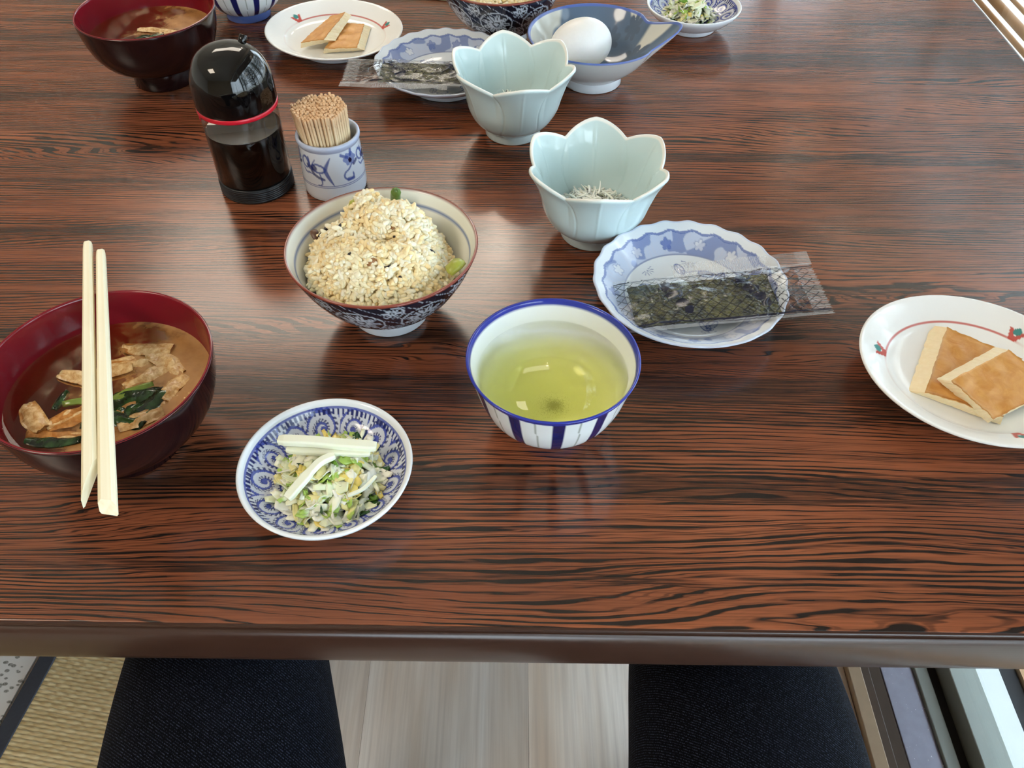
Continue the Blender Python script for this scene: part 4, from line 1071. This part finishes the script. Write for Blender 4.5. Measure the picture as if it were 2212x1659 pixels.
b.pbr(b.mix(b.mapr(n_, .35, .65), b.mix(n2, s2l((196, 130, 54)), s2l((208, 146, 72))), s2l((216, 158, 86))), .42, Normal=b.bump(n_, .35, .0008)); M_skin = b.m
def zz(l): return [(x, y, T+z) for x, y, z in l]
cake('fish_cake', zz([(.2498, .3400, .0140), (.2880, .3190, .0150), (.3200, .3680, .0140), (.2821, .3959, .0140)]), .006, 3, 'golden fish cake slice lying flat under the other on the right plate',
     bot4=zz([(.2434, .3460, .0078), (.2890, .3185, .0085), (.3200, .3700, .0082), (.2770, .4040, .0082)]))
cake('fish_cake', zz([(.2620, .3407, .0235), (.2797, .3150, .0180), (.3260, .3380, .0200), (.3054, .3648, .0250)]), .006, 5, 'golden fish cake slice leaning on top of the other on the right plate',
     bot4=zz([(.2581, .3476, .0165), (.2810, .3185, .0100), (.3280, .3410, .0130), (.3035, .3740, .0180)]))
cake('fish_cake', zz([(-.1802, .7779, .0155), (-.1495, .7800, .0155), (-.1484, .8295, .0155), (-.1695, .8314, .0155)]), .0075, 7, 'golden fish cake slice lying flat at the right of the far plate',
     bot4=zz([(-.1835, .7829, .0080), (-.1445, .7889, .0080), (-.1436, .8380, .0085), (-.1721, .8428, .0085)]))
cake('fish_cake', zz([(-.2038, .7859, .0175), (-.1806, .7822, .0225), (-.1661, .8316, .0265), (-.1820, .8302, .0225)]), .0075, 9, 'golden fish cake slice leaning at the left of the far plate',
     bot4=zz([(-.2058, .7892, .0100), (-.1719, .7925, .0160), (-.1621, .8415, .0190), (-.1896, .8346, .0140)]))

# ------------------------------------------------------------------ nori packets
b = NB('roasted_seaweed_sheet'); co = b.coord(); v = b.n('ShaderNodeTexVoronoi'); b.put(v.inputs['Vector'], co); v.inputs['Scale'].default_value = 420
n_ = b.noise(co, 160, 3, .7)
b.pbr(b.mix(b.mapr(n_, .38, .66), s2l((30, 36, 18)), s2l((112, 110, 58))), .3, Normal=b.bump(b.add(v.outputs['Distance'], n_), .9, .0016)); M_nori = b.m
fm_ = NB('clear_printed_film'); cb_ = attr(fm_); sep = fm_.n('ShaderNodeSeparateColor'); fm_.put(sep.inputs[0], cb_)
bmp = fm_.bump(fm_.noise(fm_.coord(), 130, 3, .6, 1.5), .25, .0012)
f1 = fm_.schlick(.05, bmp)
g1 = fm_.n('ShaderNodeBsdfGlossy'); g1.inputs['Roughness'].default_value = .07; fm_.put(g1.inputs['Normal'], bmp)
t1 = fm_.n('ShaderNodeBsdfTransparent'); fm_.put(t1.inputs[0], (.97, .97, .97))
m1 = fm_.n('ShaderNodeMixShader'); fm_.put(m1.inputs[0], fm_.mul(f1, .8)); fm_.put(m1.inputs[1], t1); fm_.put(m1.inputs[2], g1)
d1 = fm_.n('ShaderNodeBsdfDiffuse'); fm_.put(d1.inputs[0], (.80, .80, .82))
m2 = fm_.n('ShaderNodeMixShader'); fm_.put(m2.inputs[0], sep.outputs[1]); fm_.put(m2.inputs[1], m1); fm_.put(m2.inputs[2], d1)
d2 = fm_.n('ShaderNodeBsdfPrincipled'); fm_.put(d2.inputs['Base Color'], (.012, .014, .035)); d2.inputs['Roughness'].default_value = .25
m3 = fm_.n('ShaderNodeMixShader'); fm_.put(m3.inputs[0], sep.outputs[0]); fm_.put(m3.inputs[1], m2); fm_.put(m3.inputs[2], d2); fm_.surf(m3); M_film = fm_.m
def film_sheet(nu, nv, x0, x1, y0, y1, zf, printf, zig=None):
    u = np.linspace(0, 1, nu); v = np.linspace(0, 1, nv); U, V_ = np.meshgrid(u, v, indexing='ij')
    X = x0+(x1-x0)*U; Y = y0+(y1-y0)*V_
    if zig is not None: X = X+U**12*zig(Y)
    Z = zf(X, Y); P = np.stack([X, Y, Z], -1).reshape(-1, 3)
    return mesh_np('film', P, grid_faces(nu, nv), printf(X.ravel(), Y.ravel()))
def tri(x): return np.abs((x % 1)-.5)*2
def nori_packet(loc, rz, tilt, label):
    d = empty('nori_packet', loc, rz); tag(d, label, 'packet'); d.rotation_euler = (tilt[0], tilt[1], rz)
    # seaweed sheets
    n = 60; m = 28; U, V_ = np.meshgrid(np.linspace(-.0470, .0470, n), np.linspace(-.0205, .0195, m), indexing='ij')
    Z = .0012+.0010*(vnoise(U+1, V_+1, 60, 4)-.5)*2
    e = (np.minimum(np.abs(np.abs(U)-.0470), np.abs(np.abs(V_+.0005)-.020)) < 1e-5)
    Xe = U+.0006*(vnoise(U+2, V_+2, 300, 6)-.5)*2*1; Ye = V_+.0006*(vnoise(U+3, V_+2, 300, 8)-.5)*2
    top_ = np.stack([Xe, Ye, Z], -1).reshape(-1, 3); bot = top_-np.array([0, 0, .0011]); k_ = n*m
    ring = np.array([i*m for i in range(n)]+[(n-1)*m+j for j in range(1, m)]+[i*m+m-1 for i in range(n-2, -1, -1)]+[j for j in range(m-2, 0, -1)]); r2 = np.roll(ring, -1)
    F = np.vstack([grid_faces(n, m), grid_faces(n, m, off=k_)[:, ::-1], np.stack([ring, ring+k_, r2+k_, r2], 1)[:, ::-1]])
    obj('seaweed_sheet', mesh_np('nori', np.vstack([top_, bot]), F), M_nori, d, label='dark green roasted seaweed sheet')
    W2 = .0262; xl, xr = -.0560, .0790
    zig = lambda Y: -.0016*tri(Y/.0031)
    def pil(X, Y):
        w = np.clip(1-(np.abs(Y)/W2)**2.2, 0, 1)*ss(X, xl-.002, xl+.02)*(1-ss(X, .045, .072))
        cr = (vnoise(X+1, Y+1, 90, 31, 2)-.5)*.0030*(.35+.65*w)+(1-np.abs(np.sin(vnoise(X+1, Y*1.6+1, 42, 12, 1)*15)))**4*.0014*(.25+w)
        return w*.0046+cr
    def prt(X, Y):
        c = np.zeros((len(X), 3)); p_ = .0076
        A_ = tri((X+Y*1.05)/p_); B_ = tri((X-Y*1.05)/p_); net = ((A_ < .10) | (B_ < .10)) & (np.abs(Y) < .0212) & (X < xr-.004)
        c[:, 0] = np.where(net, .92, 0)
        for yy, w_ in ((.0222, .00055), (.0205, .00018), (-.0222, .0006), (-.0240, .00018)): c[:, 0] = np.maximum(c[:, 0], (np.abs(Y-yy+.0008*np.sin(X*60)) < w_)*.95)
        # brush-lettered marks printed on the film, two columns
        for bx_ in (-.0195, .0305):
            for pl, w_ in (([(-.006, .013), (-.001, .014), (-.002, .010), (-.006, .010), (-.005, .014)], .0013), ([(-.008, .0075), (.004, .0085)], .0012), ([(-.003, .016), (-.004, .006)], .0009),
                           ([(-.004, .002), (-.001, .0035), (.001, .001), (-.003, 0), (-.004, .002)], .0010), ([(.001, .0035), (.005, .0025), (.004, -.001), (.000, -.002)], .0013),
                           ([(.002, -.006), (.006, -.005), (.007, -.008), (.003, -.009)], .0017), ([(.006, -.0125), (.009, -.0115), (.0085, -.0150), (.006, -.0145)], .0014), ([(-.001, .011), (.003, .0125)], .0010)):
                dd, _ = sdist(X-bx_, Y, catmull(pl, 14)); c[:, 0] = np.maximum(c[:, 0], (dd < w_)*.97)
        c[:, 1] = np.where(X > .066, .26*(tri(Y/.0009) < .5)+.05, .0)
        c[:, 1] = np.maximum(c[:, 1], ((np.abs(Y) > W2-.0026)*.22))
        return c
    obj('upper_film', film_sheet(340, 150, xl, xr, -W2, W2, lambda X, Y: .0016+pil(X, Y), prt, zig), M_film, d, label='clear film printed with a black net')
    obj('lower_film', film_sheet(60, 30, xl, xr, -W2, W2, lambda X, Y: -.0004-.25*pil(X, Y)*.5, lambda X, Y: np.tile(np.array([[0, .0, 0.]]), (len(X), 1)), zig), M_film, d)
    # back seam of the wrapper folded up behind the sheet
    def prs(X, Y): c = np.zeros((len(X), 3)); c[:, 1] = .16+.22*(tri((X+Y)/.0011) < .45)*(X < .052)+.12*(X >= .070); return c
    obj('back_seam', film_sheet(150, 14, -.014, xr, W2-.0022, W2+.0105, lambda X, Y: .0022+.0016*(vnoise(X+1, Y+1, 70, 7)-.5)*2+(Y-W2)*.10, prs), M_film, d, label='ribbed translucent fold')
    return d
nori_packet((.1255, .4150, T+.0195), math.radians(3.6), (math.radians(-2), math.radians(-4.5)), 'clear net-printed film packet of nori on the nearer scalloped plate')
nori_packet((-.0720, .7130, T+.0225), math.radians(181), (math.radians(4), math.radians(-2)), 'clear net-printed film packet of nori on the farther scalloped plate, open end left')

# ------------------------------------------------------------------ tea
tm = NB('green_tea'); f1 = tm.schlick(.022)
g1 = tm.n('ShaderNodeBsdfGlossy'); g1.inputs['Roughness'].default_value = .01; t1 = tm.n('ShaderNodeBsdfTransparent')
m1 = tm.n('ShaderNodeMixShader'); tm.put(m1.inputs[0], f1); tm.put(m1.inputs[1], t1); tm.put(m1.inputs[2], g1); tm.surf(m1)
va = tm.n('ShaderNodeVolumeAbsorption'); tm.put(va.inputs['Color'], (.990, .982, .0)); va.inputs['Density'].default_value = 19
vs = tm.n('ShaderNodeVolumeScatter'); tm.put(vs.inputs['Color'], (.995, .99, .45)); vs.inputs['Density'].default_value = 14
ad = tm.n('ShaderNodeAddShader'); tm.put(ad.inputs[0], va); tm.put(ad.inputs[1], vs); tm.t.links.new(ad.outputs[0], tm.out.inputs['Volume']); M_tea = tm.m
def tea(cx, cy, label, lvl=.0425):
    P = [(0, .0088), (.010, .0092), (.0228, .0114), (.0339, .0192), (.0400, .0310)]
    r_l = float(np.interp(lvl, [.0313, .043], [.0400, .0438]))
    P += [(r_l, lvl), (0, lvl)]
    me = lathe('tea', P, None, 128, smoothp=False)
    o = obj('green_tea', me, M_tea, None, (cx, cy, T+.0003)); tag(o, label, 'tea'); o['kind'] = 'stuff'
    return o
tea(*TC1, 'yellow-green tea in the striped cup at the centre')
tea(*TC2, 'green tea in the striped cup at the far edge', .040)
rr_ = np.sqrt(rng.random(2600))*0; P = rng.normal(0, 1, (2600, 2))*np.array([.0042, .0038])*(.35+.75*rng.random((2600, 1)))
Pz = np.stack([P[:, 0], P[:, 1], .0002+.0010*np.exp(-(np.hypot(P[:, 0], P[:, 1])/.003)**2)*rng.random(2600)], 1)
V, F, cl = pellets(Pz, np.full(2600, .00016), np.full(2600, .00013), np.full(2600, .0001), np.tile(np.array(s2l((84, 96, 30))), (2600, 1)), 1, 0, 1)
V[:, 2] += .0
o = obj('tea_leaf_dust', mesh_np('tea_leaf_dust', V, F), plain('tea_dust', (80, 92, 28), .8), None, (TC1[0]+.0022, TC1[1]+.0030, T+.0104)); tag(o, 'small dark clump of tea dust settled at the bottom of the tea', 'tea dust', None, 'stuff')

# ------------------------------------------------------------------ miso soup
sm = NB('cloudy_miso_broth'); co = sm.coord(); n_ = sm.noise(co, 38, 4, .6, .6); n2 = sm.noise(co, 160, 3, .6)
sxx = sm.n('ShaderNodeSeparateXYZ'); sm.put(sxx.inputs[0], co)
grad = sm.math('SUBTRACT', sm.mul(sxx.outputs[0], 9.0), sm.mul(sxx.outputs[1], 2.0))
mk = sm.mapr(sm.add(sm.add(n_, grad), sm.mul(n2, .25)), .48, .80, .03, .80, True)
t1 = sm.n('ShaderNodeBsdfTransparent'); sm.put(t1.inputs[0], (.90, .72, .52))
p1 = sm.n('ShaderNodeBsdfPrincipled'); sm.put(p1.inputs['Base Color'], sm.mix(n2, s2l((166, 110, 50)), s2l((212, 160, 92)))); p1.inputs['Roughness'].default_value = .5
g1 = sm.n('ShaderNodeBsdfGlossy'); g1.inputs['Roughness'].default_value = .03
f1 = sm.schlick(.022)
m1 = sm.n('ShaderNodeMixShader'); sm.put(m1.inputs[0], mk); sm.put(m1.inputs[1], t1); sm.put(m1.inputs[2], p1)
m2 = sm.n('ShaderNodeMixShader'); sm.put(m2.inputs[0], f1); sm.put(m2.inputs[1], m1); sm.put(m2.inputs[2], g1); sm.surf(m2); M_broth = sm.m
M_tofu = NB('wet_fried_tofu'); co = M_tofu.coord(); n_ = M_tofu.noise(co, 240, 4, .6)
M_tofu.pbr(M_tofu.mix(M_tofu.mapr(n_, .35, .65), s2l((186, 136, 74)), s2l((232, 200, 146))), .25, Normal=M_tofu.bump(n_, .7, .001)); M_tofu = M_tofu.m
M_leafg = NB('dark_wet_greens'); co = M_leafg.coord(); n_ = M_leafg.noise(co, 160, 3)
M_leafg.pbr(M_leafg.mix(M_leafg.mapr(n_, .4, .7), s2l((10, 28, 16)), s2l((48, 84, 40))), .15, Normal=M_leafg.bump(n_, .6, .001)); M_leafg = M_leafg.m
M_green2 = plain('light_wet_greens', (120, 142, 60), .2, .3, 200, .3)
SL = .0435      # broth level
def piece(name, cx, cy, cz, L, w, h, ang, tilt, mat, label, cat, seed, bend=.3, parent=None):
    nu, nv = 16, 7; U, V_ = np.meshgrid(np.linspace(-.5, .5, nu), np.linspace(-.5, .5, nv), indexing='ij')
    wd = w*(1-.35*np.abs(U*2)**2.5+.25*(vnoise(U+seed, V_+1, 3, seed)-.5))
    X = U*L; Y = V_*wd+bend*L*(U**2); Z = .0015*(vnoise(U+seed*1.3, V_+2, 5, seed+1)-.5)*2*(w/.01)+tilt*U*L-.0012*(np.abs(V_*2)**2)
    top_ = np.stack([X, Y, Z], -1).reshape(-1, 3); bot = top_-np.array([0, 0, h]); k_ = nu*nv
    ring = np.array([i*nv for i in range(nu)]+[(nu-1)*nv+j for j in range(1, nv)]+[i*nv+nv-1 for i in range(nu-2, -1, -1)]+[j for j in range(nv-2, 0, -1)]); r2 = np.roll(ring, -1)
    F = np.vstack([grid_faces(nu, nv), grid_faces(nu, nv, off=k_)[:, ::-1], np.stack([ring, ring+k_, r2+k_, r2], 1)[:, ::-1]])
    o = obj(name, mesh_np(name, np.vstack([top_, bot]), F), mat, None, (cx, cy, T+cz), (0, 0, ang)); tag(o, label, cat)
    return o
def soup(c, label, where, seed, items):
    o = obj('miso_broth', lathe('broth', [(0, SL-.0008), (.030, SL-.0008), (.0500, SL-.0007), (.0548, SL-.0002), (.0556, SL+.0003)], None, 96, smoothp=False), M_broth, None, (c[0], c[1], T+.0003)); tag(o, label, 'soup', None, 'stuff')
    for i, (nm, x, y, dz, L, w, a, m_, lab) in enumerate(items):
        thick = .003 if nm == 'fried_tofu' else .0008
        piece(nm, c[0]+x, c[1]+y, SL+dz, L, w, thick, a, .03*((i % 3)-1), m_, lab+' in the '+where+' soup', {'fried_tofu': 'tofu', 'leafy_green': 'greens'}[nm], seed+i, .25*((i % 3)-1))
T_, G_, G2 = M_tofu, M_leafg, M_green2
soup(SO1, 'cloudy brown miso broth in the nearer lacquer bowl', 'nearer', 20, [
    ('fried_tofu', -.0180, .0100, .0006, .030, .0100, -.35, T_, 'pale fried tofu strip left of the chopsticks'),
    ('fried_tofu', .0050, .0230, .0002, .034, .0110, .15, T_, 'fried tofu strip at the back right'),
    ('fried_tofu', .0100, .0330, .0008, .030, .0100, -.10, T_, 'fried tofu strip floating highest at the back'),
    ('fried_tofu', .0250, .0230, .0004, .028, .0110, -.55, T_, 'fried tofu strip near the back right rim'),
    ('fried_tofu', -.0060, .0160, .0006, .026, .0100, .30, T_, 'fried tofu strip passing behind the chopsticks'),
    ('fried_tofu', .0180, .0130, .0004, .030, .0110, .75, T_, 'fried tofu strip right of the chopsticks'),
    ('fried_tofu', .0330, .0040, .0006, .020, .0110, 1.2, T_, 'short fried tofu piece beside the dark greens at the right'),
    ('fried_tofu', .0360, -.0050, -.0005, .020, .0100, .4, T_, 'fried tofu piece at the far right'),
    ('fried_tofu', -.0360, -.0190, .0008, .024, .0120, -.85, T_, 'ragged fried tofu piece at the lower left'),
    ('fried_tofu', -.0150, -.0160, -.0008, .028, .0130, .5, T_, 'fried tofu strip in the middle left'),
    ('fried_tofu', .0230, -.0200, .0012, .024, .0100, .55, T_, 'pale fried tofu piece at the near rim'),
    ('fried_tofu', -.0210, -.0320, -.0006, .030, .0100, -.1, T_, 'fried tofu strip at the near left rim'),
    ('leafy_green', .0130, -.0050, .0004, .034, .0160, .3, G_, 'dark green leaf right of the chopsticks'),
    ('leafy_green', .0240, -.0090, .0006, .030, .0150, .9, G_, 'dark green leaf near the right rim'),
    ('leafy_green', .0120, -.0180, .0004, .030, .0140, -.5, G_, 'dark green leaf under the chopsticks'),
    ('leafy_green', -.0040, -.0150, .0000, .024, .0080, 1.3, G_, 'narrow dark leaf left of the chopsticks'),
    ('leafy_green', -.0260, -.0060, .0002, .014, .0050, 1.4, G_, 'small dark leaf scrap at the left'),
    ('leafy_green', -.0190, -.0360, .0008, .030, .0070, .0, G_, 'dark leaf along the near left rim'),
    ('leafy_green', .0110, .0010, .0008, .024, .0060, .6, G2, 'light green stem right of the chopsticks'),
    ('leafy_green', -.0130, -.0060, .0004, .022, .0050, .2, G2, 'light green stem left of the chopsticks')])
soup(SO2, 'cloudy brown miso broth in the far lacquer bowl', 'far', 60, [
    ('fried_tofu', .0060, .0060, .0006, .040, .0100, -.15, T_, 'long fried tofu strip at the back'),
    ('fried_tofu', .0220, -.0080, .0006, .034, .0130, -.3, T_, 'fried tofu strip at the right'),
    ('fried_tofu', -.0120, -.0240, -.0004, .036, .0120, .35, T_, 'fried tofu strip at the near left'),
    ('fried_tofu', .0120, -.0250, .0008, .022, .0110, .1, T_, 'pale fried tofu piece at the near rim'),
    ('leafy_green', .0000, -.0080, .0008, .026, .0130, .4, G_, 'dark green leaf in the middle'),
    ('leafy_green', -.0040, -.0220, .0009, .022, .0090, 1.1, G_, 'narrow dark green leaf near the front'),
    ('leafy_green', .0080, -.0170, .0012, .022, .0080, .3, G2, 'light green stem near the front')])
for cx, cy in (SO1, SO2): pass

# ------------------------------------------------------------------ groups of repeats
GR = {'pickle_dish': 'blue scroll-patterned pickle dishes', 'rice_bowl': 'dark blue floral rice bowls', 'tea_cup': 'striped tea cups', 'flower_cup': 'celadon lotus-shaped cups',
      'nori_plate': 'scalloped blue and white plates', 'fish_cake_plate': 'white oval plates', 'soup_bowl': 'red-lined lacquer soup bowls', 'chopstick': 'pale wooden chopsticks',
      'radish_strip': 'white radish strips on the pickles', 'nori_packet': 'film packets of nori', 'fish_cake': 'fish cake slices', 'green_bean': 'green bean pieces in the rice',
      'seaweed_strip': 'dark seaweed strips in the rice', 'fried_tofu_bit': 'brown tofu bits in the rice', 'fried_tofu': 'fried tofu pieces in the miso soups', 'leafy_green': 'greens in the miso soups',
      'garden_tree': 'trees in the garden outside', 'spot_lamp': 'small round ceiling bulbs', 'ceiling_lamp': 'ceiling lamps', 'pickled_cabbage': 'heaps of pickles', 'rice': 'heaps of rice', 'whitebait': 'heaps of tiny fish',
      'green_tea': 'servings of green tea', 'miso_broth': 'servings of miso broth'}
rest['kind'] = 'stuff'
for o in list(SC.objects):
    if o.parent is None and 'category' in o.keys() and 'group' not in o.keys():
        g = GR.get(o.name.split('.')[0])
        if g: o['group'] = g
